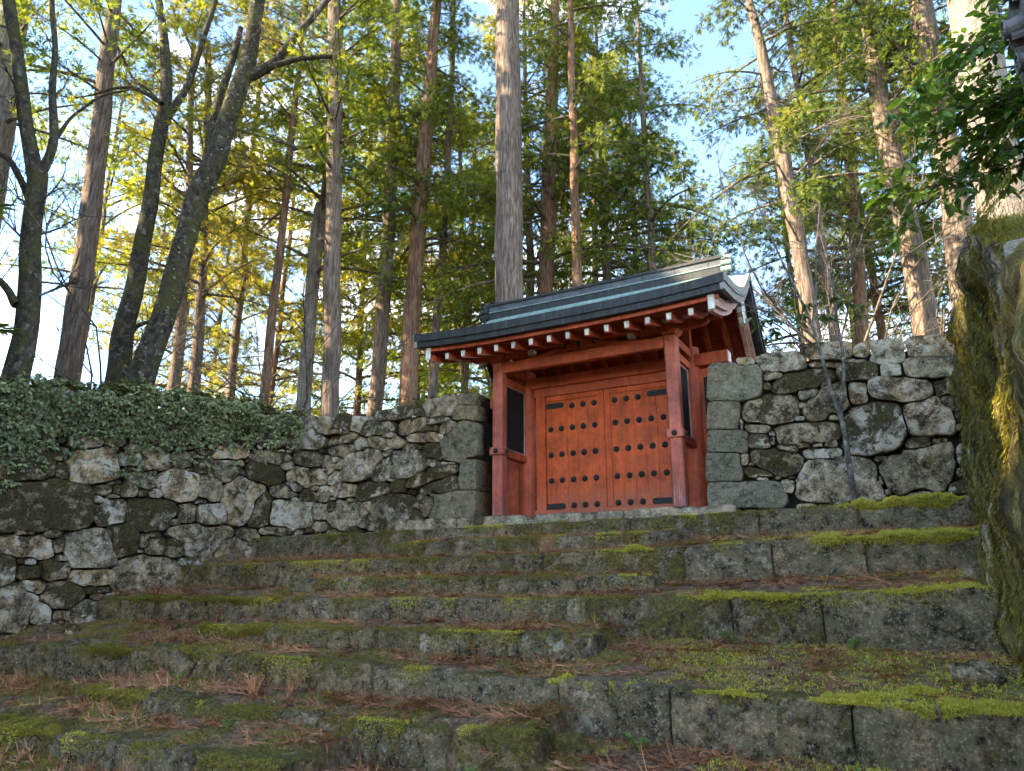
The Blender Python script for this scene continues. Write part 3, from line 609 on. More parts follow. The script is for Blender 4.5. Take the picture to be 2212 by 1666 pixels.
def stone_mesh(st, others, line, seed, corner=None, batter=0.0, ztop=None):
    s0, z0, rs, rz, ang, pw = st
    big = pw > 6
    K = 36
    a = math.radians(ang)
    th = np.linspace(0, 2 * math.pi, K, endpoint=False)
    du, dv = np.cos(th), np.sin(th)
    r = 1 / (np.abs(du / rs) ** pw + np.abs(dv / rz) ** pw) ** (1 / pw)
    us, vs = du * r, dv * r
    ds, dz = us * math.cos(a) - vs * math.sin(a), us * math.sin(a) + vs * math.cos(a)
    T = np.linspace(0.1, 1.42 if not big else 1.06, 60)
    S = s0 + ds[:, None] * T; Z = z0 + dz[:, None] * T
    md = np.full(S.shape, 9.0)
    for q in others:
        if abs(q[0] - s0) > rs * 1.5 + max(q[2], q[3]) * 1.5 or abs(q[1] - z0) > rz * 1.5 + max(q[2], q[3]) * 1.5: continue
        md = np.minimum(md, sdist(q, S, Z))
    hit = md < T
    tb = np.where(hit.any(1), T[np.argmax(hit, 1)], T[-1])
    tb = 0.7 * tb + 0.15 * (np.roll(tb, 1) + np.roll(tb, -1))
    rr = np.hypot(ds, dz) * tb
    gap = 0.017 if not big else 0.009
    tb = tb * np.clip((rr - gap) / np.maximum(rr, 1e-4), 0.4, 1)
    bs, bz = ds * tb, dz * tb
    if corner is not None:
        bs = np.maximum(bs, corner - s0 + 0.004)
    size = min(rs, rz)
    bulge = min(0.085, 0.34 * size) if not big else 0.035
    rnd = random.Random(seed)
    tx, tz = rnd.uniform(-0.28, 0.28), rnd.uniform(-0.28, 0.22)
    if big: tx *= 0.15; tz *= 0.15
    push = rnd.uniform(-0.07, 0.06) if not big else rnd.uniform(-0.01, 0.01)
    if big: rings = [(1.0, -0.55), (1.0, 0.35), (0.985, 0.8), (0.95, 0.97), (0.82, 1.0), (0.66, 1.0), (0.48, 1.0), (0.3, 1.0), (0.14, 1.0)]
    else: rings = [(0.96, -0.3 / max(bulge, 0.03)), (1.0, -0.35), (0.978, 0.55), (0.925, 0.86), (0.62, 1.0), (0.32, 1.03)]
    if big: rings[0] = (1.0, -14)
    planes = [(bulge * rnd.uniform(0.7, 1.15), rnd.uniform(-0.55, 0.55), rnd.uniform(-0.45, 0.6)) for _ in range(3)]
    V = []
    def P(fs, fz, d):
        s, z = s0 + fs, z0 + fz
        q = Vector((s * 3.3, z * 3.3, seed * 1.37))
        amp = min(0.06, size * 0.24)
        dd = d * bulge
        if not big and d > 0:
            for h_, gx_, gz_ in planes: dd = min(dd, max(0.0, h_ + gx_ * fs + gz_ * fz))
        dd += push + (tx * fs + tz * fz) * 0.6
        if d > 0:
            f1 = mn.fractal(q, 1.0, 2.0, 4)
            ridge = abs(mn.noise(q * 0.9 + Vector((5, 1, 2))))
            dd += f1 * amp * (1.0 if not big else 0.35) + (mn.fractal(q * 3.2, 1.0, 2.0, 3) * 0.022 if big else 0) + (0.5 - ridge) * amp * (0.9 if not big else 0)
        dd += batter * (1.2 - z)
        w = mn.noise(Vector((s * 6, z * 6, seed))) * 0.018 * (0 if big else 1)
        x, y = line.p(s + w, dd)
        return (float(x), float(y), z + w * 0.6)
    for f, d in rings:
        for k in range(K): V.append(P(bs[k] * f, bz[k] * f, d))
    V.append(P(0, 0, 1.12 if not big else 1.0))
    F = []
    nr = len(rings)
    for i in range(nr - 1):
        for k in range(K):
            F.append((i * K + k, i * K + (k + 1) % K, (i + 1) * K + (k + 1) % K, (i + 1) * K + k))
    for k in range(K): F.append(((nr - 1) * K + k, (nr - 1) * K + (k + 1) % K, nr * K))
    F.append(tuple(range(K - 1, -1, -1)))
    me = bpy.data.meshes.new('stone')
    me.from_pydata(V, [], F)
    me.polygons.foreach_set('use_smooth', [True] * (len(F) - 1) + [False])
    bm = bmesh.new(); bm.from_mesh(me); bmesh.ops.recalc_face_normals(bm, faces=bm.faces); bm.to_mesh(me); bm.free()
    return me

def core(line, s0, s1, zlo, zhi, parent, off=-0.17, thick=0.7, batter=0.0):
    N = max(4, int((s1 - s0) / 0.25)); V = []
    for i in range(N + 1):
        s = s0 + (s1 - s0) * i / N
        for d, z in ((off, zlo(s)), (off, zhi(s)), (off - thick, zhi(s)), (off - thick, zlo(s))):
            x, y = line.p(s, d + batter * (1.2 - z)); V.append((float(x), float(y), z))
    F = [(i * 4 + j, (i + 1) * 4 + j, (i + 1) * 4 + (j + 1) % 4, i * 4 + (j + 1) % 4) for i in range(N) for j in range(4)]
    F += [(0, 1, 2, 3), tuple(N * 4 + j for j in (3, 2, 1, 0))]
    me = bpy.data.meshes.new('wall_core'); me.from_pydata(V, [], F)
    bm = bmesh.new(); bm.from_mesh(me); bmesh.ops.recalc_face_normals(bm, faces=bm.faces); bm.to_mesh(me); bm.free()
    return link('wall_core', me, M['core'], parent)

zl_left = lambda s: float(np.interp(s, [0, 3.5, 5.2, 6.6, 7.9, 9.2, 11], [-0.2, -0.25, -0.4, -0.95, -1.5, -2.05, -2.6]))
zh_left = lambda s: float(np.interp(s, [0, 0.5, 0.6, 1.7, 2.4, 3.7, 5.2, 7.6, 9.8, 11.5], [2.33, 2.33, 2.25, 2.16, 2.12, 2.1, 2.3, 2.1, 1.85, 1.6]))
wall_l = empty('stone_wall', (-4.6, -1.3, 0)); tag(wall_l, 'long dry stone wall left of the gate, its top smothered in ivy', 'stone wall')
core(LL, 0.02, LL.L, lambda s: zl_left(s) - 0.6, lambda s: zh_left(s) - 0.10, wall_l)
st_l = fill_stones(LEFT_STONES, 0.2, 10.6, zl_left, lambda s: zh_left(s) - 0.05, 5200, random.Random(3))
st_l = sorted(st_l, key=lambda q: -q[2] * q[3])[:296]
for i, st in enumerate(st_l):
    near = [q for q in st_l if q is not st]
    me = stone_mesh(st, near, LL, i + 1, corner=0.0 if st[0] < 1.0 else None)
    link('stone', me, M['quoin'] if st[5] > 6 or (st[0] < 0.7 and st[2] > 0.35) else M['wall_stone'], wall_l)

zl_right = lambda s: -0.15
zh_right = lambda s: float(np.interp(s, [0, 0.9, 2.0, 3.9], [2.2, 2.22, 2.24, 2.1]))
wall_r = empty('stone_wall', (3.9, -1.2, 0)); tag(wall_r, 'dry stone wall of big lichen-spotted stones right of the gate', 'stone wall')
core(RL, 0.03, RL.L, lambda s: -0.6, lambda s: zh_right(s) - 0.10, wall_r)
st_r = fill_stones(RIGHT_STONES, 0.3, 3.8, zl_right, lambda s: zh_right(s) - 0.05, 1800, random.Random(5), 0.03, 0.1)
for i, st in enumerate(st_r):
    near = [q for q in st_r if q is not st]
    me = stone_mesh(st, near, RL, 500 + i, corner=0.0 if st[0] < 1.2 else None)
    link('stone', me, M['quoin'] if st[5] > 6 else M['wall_stone'], wall_r)
# ------------------------------------------------------------------ the gate
gate = empty('temple_gate', (0, 0, 0.05)); tag(gate, 'small vermilion wooden temple gate with closed studded doors and green copper roof', 'gate')
Z0 = 0.057
PX, PY = 1.60, -1.06
for s in (-1, 1):
    x = s * PX
    MB().box(x - 0.1, x + 0.1, PY - 0.1, PY + 0.1, Z0, 2.82).build('front_post', M['red_post'], gate, bevel=0.022)
    m = MB(); m.tube([(x, 0.02, Z0), (x, 0.02, 2.9)], [0.175, 0.165], 24)
    m.build('main_post', M['red'], gate, smooth=False)
    MB().box(s * 1.275 - 0.095, s * 1.275 + 0.095, -0.09, 0.07, Z0, 2.37).build('door_jamb', M['red_door'], gate, bevel=0.008)
    MB().box(x - 0.09, x + 0.09, 1.06, 1.24, Z0, 2.26).build('rear_post', M['red'], gate, bevel=0.02)
    # side screen: dark lattice in a pale frame
    xi = x - s * 0.02
    sc = empty('side_screen', (xi, -0.65, 1.85)); sc.parent = gate; sc.matrix_parent_inverse = Matrix.Translation((0, 0, -0.05))
    fr = MB()
    fr.box(xi - 0.03, xi + 0.03, -0.93, -0.91, 1.26, 2.46).box(xi - 0.03, xi + 0.03, -0.21, -0.19, 1.26, 2.46)
    fr.box(xi - 0.03, xi + 0.03, -0.908, -0.212, 1.26, 1.28).box(xi - 0.03, xi + 0.03, -0.908, -0.212, 2.44, 2.46)
    fr.build('screen_frame', M['pink'], sc, bevel=0.003)
    MB().box(xi - 0.012, xi + 0.012, -0.907, -0.213, 1.282, 2.438).build('screen_panel', M['lattice'], sc)
    for k in range(9):
        yy = -0.86 + k * 0.075
        MB().box(xi - 0.02, xi + 0.02, yy - 0.012, yy + 0.012, 1.283, 2.437).build('lattice_bar', M['lattice'], sc)
    MB().box(x - 0.055, x + 0.055, -0.955, -0.165, 2.47, 2.60).build('side_rail', M['red'], gate, bevel=0.01)
    # waist rail with collar round the front post
    MB().box(x - 0.06, x + 0.06, -0.915, -0.10, 1.12, 1.25).build('side_rail', M['red'], gate, bevel=0.012)
    col = MB(); col.box(x - 0.135, x + 0.135, PY - 0.135, PY + 0.14, 1.125, 1.265)
    col = col.build('post_collar', M['red_post'], gate, bevel=0.014)
    for dx, dy, ax in ((0, -0.137, 'y'), (0.137 if s < 0 else -0.137, 0, 'x'), (0.137 if s > 0 else -0.137, 0, 'x')):
        m = MB(); c = Vector((x + dx, PY + dy, 1.195)); d = Vector((0, -1, 0)) if ax == 'y' else Vector((1 if dx > 0 else -1, 0, 0))
        m.tube([c, c + d * 0.012, c + d * 0.03, c + d * 0.045], [0.048, 0.045, 0.03, 0.008], 12)
        m.build('nail_cover', M['iron'], col, smooth=False)
    # capital block, bearing arm and their white-painted noses
    m = MB(); m.prism([(x - 0.10, 2.82), (x + 0.10, 2.82), (x + 0.155, 2.90), (x + 0.155, 2.985), (x - 0.155, 2.985), (x - 0.155, 2.90)], 'y', PY - 0.15, PY + 0.15)
    m.build('capital', M['red'], gate)
    arm = [(x - 0.62, 3.03), (x - 0.62, 2.95), (x - 0.52, 2.905), (x - 0.30, 2.885), (x - 0.16, 2.90), (x + 0.16, 2.90), (x + 0.30, 2.885), (x + 0.52, 2.905), (x + 0.62, 2.95), (x + 0.62, 3.03)]
    m = MB(); m.prism(arm, 'y', PY - 0.062, PY + 0.062)
    m.build('bracket_arm', M['red'], gate)
    m = MB(); m.prism([(x - 0.05, 2.985), (x + 0.05, 2.985), (x + 0.06, 3.13), (x - 0.06, 3.13)], 'y', PY - 0.30, PY - 0.155)
    m.build('bracket_nose', M['white'], gate, bevel=0.006)
    m = MB(); m.prism([(PY + 0.10, 2.78), (PY + 0.26, 2.80), (PY + 0.20, 2.90), (PY + 0.16, 2.97), (PY + 0.10, 2.97)], 'x', x - s * 0.16, x - s * 0.10)
    m.build('carved_nose', M['white'], gate)
    # board wing between main post and wall
    MB().box(min(s * 1.76, s * 2.16), max(s * 1.76, s * 2.16), -0.03, 0.03, Z0, 2.5).build('wing_board', M['red'], gate)
    # cross tie front to back over the posts
    MB().box(x - 0.065, x + 0.065, PY - 0.02, 0.4, 2.70, 2.84).build('cross_tie', M['red'], gate, bevel=0.01)
    # stub of the cross beam on the outer side of the left post
MB().box(-1.79, -1.705, PY - 0.02, PY + 0.12, 2.0, 2.2).build('tie_end', M['red'], gate, bevel=0.01)

MB().box(-1.50, 1.50, PY - 0.065, PY + 0.065, 2.62, 2.815).build('tie_beam', M['red'], gate, bevel=0.012)
lt = MB().box(-2.28, 2.28, -0.11, 0.13, 2.545, 2.76).build('lintel', M['red'], gate, bevel=0.012)
for s in (-1, 1):
    MB().box(min(s * 2.279, s * 2.287), max(s * 2.279, s * 2.287), -0.10, 0.12, 2.555, 2.75).build('beam_end', M['white'], gate)
MB().box(-1.425, 1.425, -0.075, 0.09, 2.375, 2.543).build('head_rail', M['red'], gate, bevel=0.01)
MB().box(-1.425, 1.425, -0.085, 0.09, Z0, 0.235).build('threshold', M['red_door'], gate, bevel=0.01)
# frog-leg strut between tie beam and purlin
half = [(0.0, 3.0), (0.16, 3.0), (0.22, 2.965), (0.34, 2.94), (0.52, 2.905), (0.74, 2.862), (0.94, 2.832), (1.05, 2.83), (1.05, 2.817), (0.8, 2.817), (0.5, 2.822), (0.36, 2.85), (0.2, 2.87), (0.08, 2.85), (0.0, 2.86)]
poly = half + [(-a, b) for a, b in half[-2:0:-1]]
fl = MB().prism(poly, 'y', PY - 0.04, PY + 0.04).build('frog_leg_strut', M['red'], gate)
for s in (-1, 1):
    m = MB(); pts = [(s * (0.30 + 0.07 * math.cos(a) * (1 - a / 9)), PY - 0.055, 2.93 + 0.06 * math.sin(a) * (1 - a / 9)) for a in np.linspace(0, 5, 12)]
    m.tube(pts, [0.018] * 12, 6); m.build('scroll', M['iron'], fl)
m = MB(); m.tube([(0, PY - 0.05, 3.0), (0, PY - 0.10, 2.93), (0, PY - 0.06, 2.88)], [0.03, 0.035, 0.012], 8); m.build('scroll', M['iron'], fl)
for s in (-1, 1):
    m = MB(); m.prism([(s * 0.93 - 0.05, 2.88), (s * 0.93 + 0.05, 2.88), (s * 0.93 + 0.06, 2.96), (s * 0.93 - 0.06, 2.96)], 'y', PY - 0.07, PY + 0.07)
    m.build('bearing_block', M['white'], gate)

# --- doors
def hexagon(cx, cz, r, y0, y1): return [(cx + r * math.cos(a), cz + r * math.sin(a)) for a in (math.pi / 6 + k * math.pi / 3 for k in range(6))]
COLS = [0, 1, 2, 3, 4]
ROWZ = [0.47, 0.885, 1.37, 1.855, 2.15]
ROWZ = [0.303, 0.77, 1.25, 1.735, 2.15]
for s in (-1, 1):
    door = empty('door', (s * 0.6, -0.02, 1.25)); door.parent = gate; door.matrix_parent_inverse = Matrix.Translation((0, 0, -0.05))
    a, b = (0.004, 1.178)
    xx = lambda u: s * u
    def bx(u0, u1, y0, y1, z0, z1): return MB().box(min(xx(u0), xx(u1)), max(xx(u0), xx(u1)), y0, y1, z0, z1)
    bx(a, 0.115, -0.045, 0.03, 0.24, 2.37).build('stile', M['red_door'], door, bevel=0.006)
    bx(0.117, b, -0.045, 0.03, 2.275, 2.37).build('top_rail', M['red_door'], door, bevel=0.006)
    n = 5
    for k in range(n):
        u0 = 0.117 + (b - 0.117) * k / n; u1 = 0.117 + (b - 0.117) * (k + 1) / n - 0.0025
        bx(u0, u1, -0.022 + 0.0015 * ((k * 7) % 3), 0.02, 0.24, 2.273).build('plank', M['red_door'], door, bevel=0.002)
    for r, zz in enumerate(ROWZ):
        for c in range(5):
            if r in (0, 4) and c >= 3: continue
            cx = xx(0.205 + 0.23 * c) ; cx = xx(0.2 + 0.222 * c)
            y = -0.0225
            h = MB(); h.prism(hexagon(cx, zz, 0.061, 0, 0), 'y', y - 0.009, y)
            h.tube([(cx, y - 0.009, zz), (cx, y - 0.03, zz), (cx, y - 0.045, zz), (cx, y - 0.052, zz)], [0.041, 0.039, 0.026, 0.006], 12)
            h.build('stud', M['iron'], door)
    for zz in (0.298, 2.185):
        u0, u1 = 0.81, b - 0.002
        pl = [(xx(u1), zz - 0.05), (xx(u1), zz + 0.05), (xx(u0 + 0.05), zz + 0.055), (xx(u0), zz + 0.03), (xx(u0 + 0.012), zz), (xx(u0), zz - 0.03), (xx(u0 + 0.05), zz - 0.055)]
        st = MB().prism(pl, 'y', -0.034, -0.0225).build('hinge_strap', M['iron'], door)

# --- roof profile across the ridge: (Y, z of the upper surface), swept along X with lifted corners
PROF = [(-2.15, 3.15), (-1.95, 3.17), (-1.7, 3.23), (-1.24, 3.41), (-0.7, 3.71), (-0.4, 3.93), (-0.1, 4.19), (0.15, 3.9), (0.4, 3.6), (0.7, 3.25), (1.0, 2.95), (1.3, 2.7)]
XE = 2.72
def lift(x, y):
    c = (abs(x) / XE) ** 3.2
    return 0.08 * c * smooth01(abs(y + 0.1), 0.5, 2.0) - 0.14 * smooth01(abs(x), 2.3, 2.72) * (1 - smooth01(abs(y + 0.1), 0.6, 2.0))
def roof_z(x, y):
    return float(np.interp(y, [p[0] for p in PROF], [p[1] for p in PROF])) + float(lift(x, y))
xsr = np.linspace(-XE, XE, 61)
yy = []
for i in range(len(PROF) - 1):
    for k in range(4): yy.append(PROF[i][0] + (PROF[i + 1][0] - PROF[i][0]) * k / 4)
yy.append(PROF[-1][0]); yy = np.array(yy)
py = np.array([p[0] for p in PROF]); pz = np.array([p[1] for p in PROF])
zz = np.interp(yy, py, pz)
for _ in range(3):                                   # soften the profile but keep the peak
    z2 = zz.copy(); z2[1:-1] = 0.25 * zz[:-2] + 0.5 * zz[1:-1] + 0.25 * zz[2:]
    z2[np.abs(yy + 0.1) < 0.03] = zz[np.abs(yy + 0.1) < 0.03]; zz = z2
def strip(y_arr, z_arr, xa, dz=0.0):
    V = [(x, y, z + float(lift(x, y)) + dz) for x in xa for y, z in zip(y_arr, z_arr)]
    n = len(y_arr)
    F = [(i * n + j, (i + 1) * n + j, (i + 1) * n + j + 1, i * n + j + 1) for i in range(len(xa) - 1) for j in range(n - 1)]
    return V, F
roof = empty('roof', (0, 0, 3.6)); roof.parent = gate; roof.matrix_parent_inverse = Matrix.Translation((0, 0, -0.05))
# copper courses: each course laps the one below it
courses = []
ys_f = np.linspace(-2.15, -0.15, 20)
for side in (0, 1):
    yc = ys_f if side == 0 else np.linspace(1.3, -0.05, 15)
    for c in range(len(yc) - 1):
        ya, yb = yc[c], yc[c + 1] + (yc[c + 1] - yc[c]) * 0.12
        V = []
        for x in np.linspace(-XE + 0.004, XE - 0.004, 31):
            for y, d in ((ya, 0.0), (ya, 0.019), (yb, 0.004)):
                V.append((x, y, float(np.interp(y, yy, zz)) + float(lift(x, y)) + d))
        F = [(i * 3 + j, (i + 1) * 3 + j, (i + 1) * 3 + j + 1, i * 3 + j + 1) for i in range(30) for j in range(2)]
        me = bpy.data.meshes.new('copper_course'); me.from_pydata(V, [], F)
        link('copper_course', me, M['copper'], roof)
# roof body below the copper skin (closed: top, underside, ends)
def body(name, y_arr, z_arr, top, bot, xa, mat, parent):
    V1, F1 = strip(y_arr, z_arr, xa, top); V2, F2 = strip(y_arr, z_arr, xa, bot)
    n = len(y_arr); m = len(xa); b = len(V1)
    F = F1 + [tuple(i + b for i in f[::-1]) for f in F2]
    for i in range(m - 1):
        F.append((i * n, i * n + b, (i + 1) * n + b, (i + 1) * n)); F.append((i * n + n - 1, (i + 1) * n + n - 1, (i + 1) * n + n - 1 + b, i * n + n - 1 + b))
    for j in range(n - 1):
        F.append((j, j + 1, j + 1 + b, j + b)); q = (m - 1) * n; F.append((q + j, q + j + b, q + j + 1 + b, q + j + 1))
    me = bpy.data.meshes.new(name); me.from_pydata(V1 + V2, [], F)
    bm = bmesh.new(); bm.from_mesh(me); bmesh.ops.recalc_face_normals(bm, faces=bm.faces); bm.to_mesh(me); bm.free()
    return link(name, me, mat, parent)
body('roof_deck', yy, zz, -0.006, -0.115, np.linspace(-XE + 0.02, XE - 0.02, 31), M['fascia'], roof)
sel = (yy > -2.06) & (yy < 1.25)
body('roof_deck', yy[sel], zz[sel], -0.117, -0.20, np.linspace(-XE + 0.06, XE - 0.06, 31), M['fascia'], roof)
# eave fascia in two layers along the front
for (y0, y1, d0, d1, xe) in ((-2.185, -2.148, 0.012, -0.125, XE + 0.01), (-2.155, -2.05, -0.128, -0.225, XE - 0.02)):
    V = []; xa = np.linspace(-xe, xe, 41)
    for x in xa:
        zb = float(np.interp(-2.13, yy, zz)) + float(lift(x, -2.13))
        for y, d in ((y0, d1), (y0, d0), (y1, d0), (y1, d1)): V.append((x, y, zb + d))
    F = [(i * 4 + j, (i + 1) * 4 + j, (i + 1) * 4 + (j + 1) % 4, i * 4 + (j + 1) % 4) for i in range(40) for j in range(4)] + [(0, 1, 2, 3), (163, 162, 161, 160)]
    me = bpy.data.meshes.new('eave_fascia'); me.from_pydata(V, [], F)
    bm = bmesh.new(); bm.from_mesh(me); bmesh.ops.recalc_face_normals(bm, faces=bm.faces); bm.to_mesh(me); bm.free()
    link('eave_fascia', me, M['fascia'], roof)
# verge: thick gable edge clad in narrow vertical strips, two courses
for s in (-1, 1):
    vy = np.arange(-2.17, 1.3, 0.055)
    for lay, (d0, d1, xo) in enumerate(((0.016, -0.115, 0.022), (-0.118, -0.235, 0.0))):
        for k in range(len(vy) - 1):
            ya, yb = vy[k], vy[k + 1] - 0.004
            za = float(np.interp(ya, yy, zz)) + float(lift(XE, ya)); zb = float(np.interp(yb, yy, zz)) + float(lift(XE, yb))
            m = MB(); m.prism([(ya, za + d1), (yb, zb + d1), (yb, zb + d0), (ya, za + d0)], 'x', s * (XE - 0.05), s * (XE + 0.012 + xo))
            m.build('verge_strip', M['verge'] if ya < -0.1 else M['fascia'], roof)
# barge boards: red curved boards under the verge, rounded moulding below, white front ends
for s in (-1, 1):
    for (xa, xb, d0, d1, mt) in ((2.50, 2.58, -0.235, -0.40, 'red' if s < 0 else 'pink'), (2.44, 2.515, -0.36, -0.47, 'red' if s < 0 else 'pink')):  # right pair paler: sky bounce on that gable put into the colour
        V = []; ysb = yy[(yy > -2.03) & (yy < 1.25)][::1]
        for y in ysb:
            z = float(np.interp(y, yy, zz)) + float(lift(2.5, y))
            for x, d in ((xa, d1), (xa, d0), (xb, d0), (xb, d1)): V.append((s * x, y, z + d))
        n = len(ysb)
        F = [(i * 4 + j, (i + 1) * 4 + j, (i + 1) * 4 + (j + 1) % 4, i * 4 + (j + 1) % 4) for i in range(n - 1) for j in range(4)] + [(0, 1, 2, 3), tuple((n - 1) * 4 + j for j in (3, 2, 1, 0))]
        me = bpy.data.meshes.new('barge_board'); me.from_pydata(V, [], F)
        bm = bmesh.new(); bm.from_mesh(me); bmesh.ops.recalc_face_normals(bm, faces=bm.faces); bm.to_mesh(me); bm.free()
        bb = link('barge_board', me, M[mt], roof)
    z = float(np.interp(-2.03, yy, zz)) + float(lift(2.5, -2.03))
    MB().prism([(-2.065, z - 0.46), (-2.032, z - 0.46), (-2.032, z - 0.232), (-2.065, z - 0.232)], 'x', s * 2.455, s * 2.55).build('barge_end', M['white'], roof, bevel=0.006)
    # gable pendant
    g = [(0, -0.02), (0.13, -0.05), (0.2, -0.14), (0.14, -0.2), (0.17, -0.3), (0.08, -0.36), (0.06, -0.45), (0, -0.5)]
    g = g + [(-a, b) for a, b in g[-2:0:-1]]
    MB().prism([(-0.1 + a, 3.62 + b) for a, b in g], 'x', s * 2.52, s * 2.60).build('gable_pendant', M['white'], roof)
# rafters with white ends, boards over them
RX = [-2.17 + 0.334 * i for i in range(14)]
for x in RX:
    pts = [(-1.93, 2.68), (-1.93, 2.80), (-1.4, 2.93), (-0.8, 3.26), (-0.13, 3.78), (-0.13, 3.64), (-0.8, 3.12), (-1.4, 2.81)]
    dz = 0.06 + 0.6 * float(lift(x, -1.9))
    ra = MB().prism([(a, b + 0.06 + (dz - 0.06) * float(smooth01(-a, 0.3, 1.9))) for a, b in pts], 'x', x - 0.042, x + 0.042).build('rafter', M['red'], roof)
    m = MB(); z0, z1 = 2.68 + dz, 2.805 + dz
    m.prism([(x - 0.03, z0 + 0.012), (x + 0.03, z0 + 0.012), (x + 0.04, z1 - 0.005), (x - 0.04, z1 - 0.005)], 'y', -1.945, -1.926); m.build('rafter_end', M['white'], ra)
    MB().prism([(-0.07, 3.78), (-0.07, 3.64), (0.5, 2.98), (1.15, 2.4), (1.2, 2.48), (0.55, 3.06)], 'x', x - 0.042, x + 0.042).build('rafter', M['red'], roof)
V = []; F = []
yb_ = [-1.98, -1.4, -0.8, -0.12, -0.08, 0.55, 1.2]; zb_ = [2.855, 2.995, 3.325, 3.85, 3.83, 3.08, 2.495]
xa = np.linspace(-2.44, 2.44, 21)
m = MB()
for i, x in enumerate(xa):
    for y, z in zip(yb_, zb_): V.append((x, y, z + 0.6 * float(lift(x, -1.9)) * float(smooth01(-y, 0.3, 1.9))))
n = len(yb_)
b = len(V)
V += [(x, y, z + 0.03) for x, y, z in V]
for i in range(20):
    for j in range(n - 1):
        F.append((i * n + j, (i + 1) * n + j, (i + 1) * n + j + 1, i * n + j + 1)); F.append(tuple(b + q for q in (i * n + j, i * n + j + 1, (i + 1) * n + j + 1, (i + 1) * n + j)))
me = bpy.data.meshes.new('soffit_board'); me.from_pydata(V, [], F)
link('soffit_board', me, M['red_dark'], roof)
# red eave board between rafter ends and dark fascia
for (y0, y1, d0, d1, xe) in ((-2.03, -1.95, -0.227, -0.285, 2.60), (-1.985, -1.93, -0.362, -0.375, 2.5)):
    V = []; xa = np.linspace(-xe, xe, 31)
    for x in xa:
        zb = 3.153 + float(lift(x, -2.13)) * 0.95
        for y, d in ((y0, d1 + 0.2), (y0, d0), (y1, d0), (y1, d1)):
            V.append((x, y, zb + (d if d != d1 + 0.2 else d1)))
    F = [(i * 4 + j, (i + 1) * 4 + j, (i + 1) * 4 + (j + 1) % 4, i * 4 + (j + 1) % 4) for i in range(30) for j in range(4)] + [(0, 1, 2, 3), (123, 122, 121, 120)]
    me = bpy.data.meshes.new('eave_board'); me.from_pydata(V, [], F)
    bm = bmesh.new(); bm.from_mesh(me); bmesh.ops.recalc_face_normals(bm, faces=bm.faces); bm.to_mesh(me); bm.free()
    link('eave_board', me, M['red'], roof)
    break
# purlins
MB().box(-2.42, 2.42, PY - 0.07, PY + 0.07, 3.035, 3.16 - 0.19 + 0.03).build('purlin', M['red'], gate) if False else None
MB().box(-2.42, 2.42, PY - 0.065, PY + 0.065, 2.985, 3.01).build('purlin', M['red'], gate)
MB().box(-2.42, 2.42, -0.18, -0.02, 3.48, 3.64).build('ridge_beam', M['red'], gate, bevel=0.01)
MB().box(-2.42, 2.42, 1.08, 1.2, 2.26, 2.38).build('purlin', M['red'], gate, bevel=0.01)
for s in (-1, 1):
    MB().box(s * PX - 0.07, s * PX + 0.07, -0.17, -0.03, 2.85, 3.48).build('king_post', M['red'], gate)
# ridge: stepped copper box with end ornaments
rg = empty('ridge', (0, 0, 4.2)); rg.parent = gate; rg.matrix_parent_inverse = Matrix.Translation((0, 0, -0.05))
def ridge_box(y, z0, z1, xe, sag, mat, name):
    V = []; xa = np.linspace(-xe, xe, 21)
    for x in xa:
        u = sag * (x / xe) ** 2
        for yy_, z in ((-y, z0), (-y, z1), (y, z1), (y, z0)): V.append((x, yy_ - 0.1, z + u))
    F = [(i * 4 + j, (i + 1) * 4 + j, (i + 1) * 4 + (j + 1) % 4, i * 4 + (j + 1) % 4) for i in range(20) for j in range(4)] + [(0, 1, 2, 3), (83, 82, 81, 80)]
    me = bpy.data.meshes.new(name); me.from_pydata(V, [], F)
    bm = bmesh.new(); bm.from_mesh(me); bmesh.ops.recalc_face_normals(bm, faces=bm.faces); bm.to_mesh(me); bm.free()
    return link(name, me, M[mat], rg)
ridge_box(0.15, 3.95, 4.205, 2.36, 0.02, 'fascia', 'ridge_base')
ridge_box(0.165, 4.207, 4.225, 2.37, 0.02, 'copper', 'ridge_lip')
ridge_box(0.125, 4.227, 4.355, 2.36, 0.02, 'ridge', 'ridge_body')
ridge_box(0.155, 4.357, 4.385, 2.37, 0.02, 'fascia', 'ridge_lip')
ridge_box(0.11, 4.387, 4.425, 2.36, 0.02, 'fascia', 'ridge_cap')
for xj in np.arange(-2.1, 2.2, 0.6):
    for q in (-1, 1):
        u = 0.02 * (xj / 2.44) ** 2
        MB().box(xj - 0.006, xj + 0.006, min(q * 0.1245, q * 0.131) - 0.1, max(q * 0.1245, q * 0.131) - 0.1, 4.228 + u, 4.354 + u).build('seam', M['fascia'], rg)
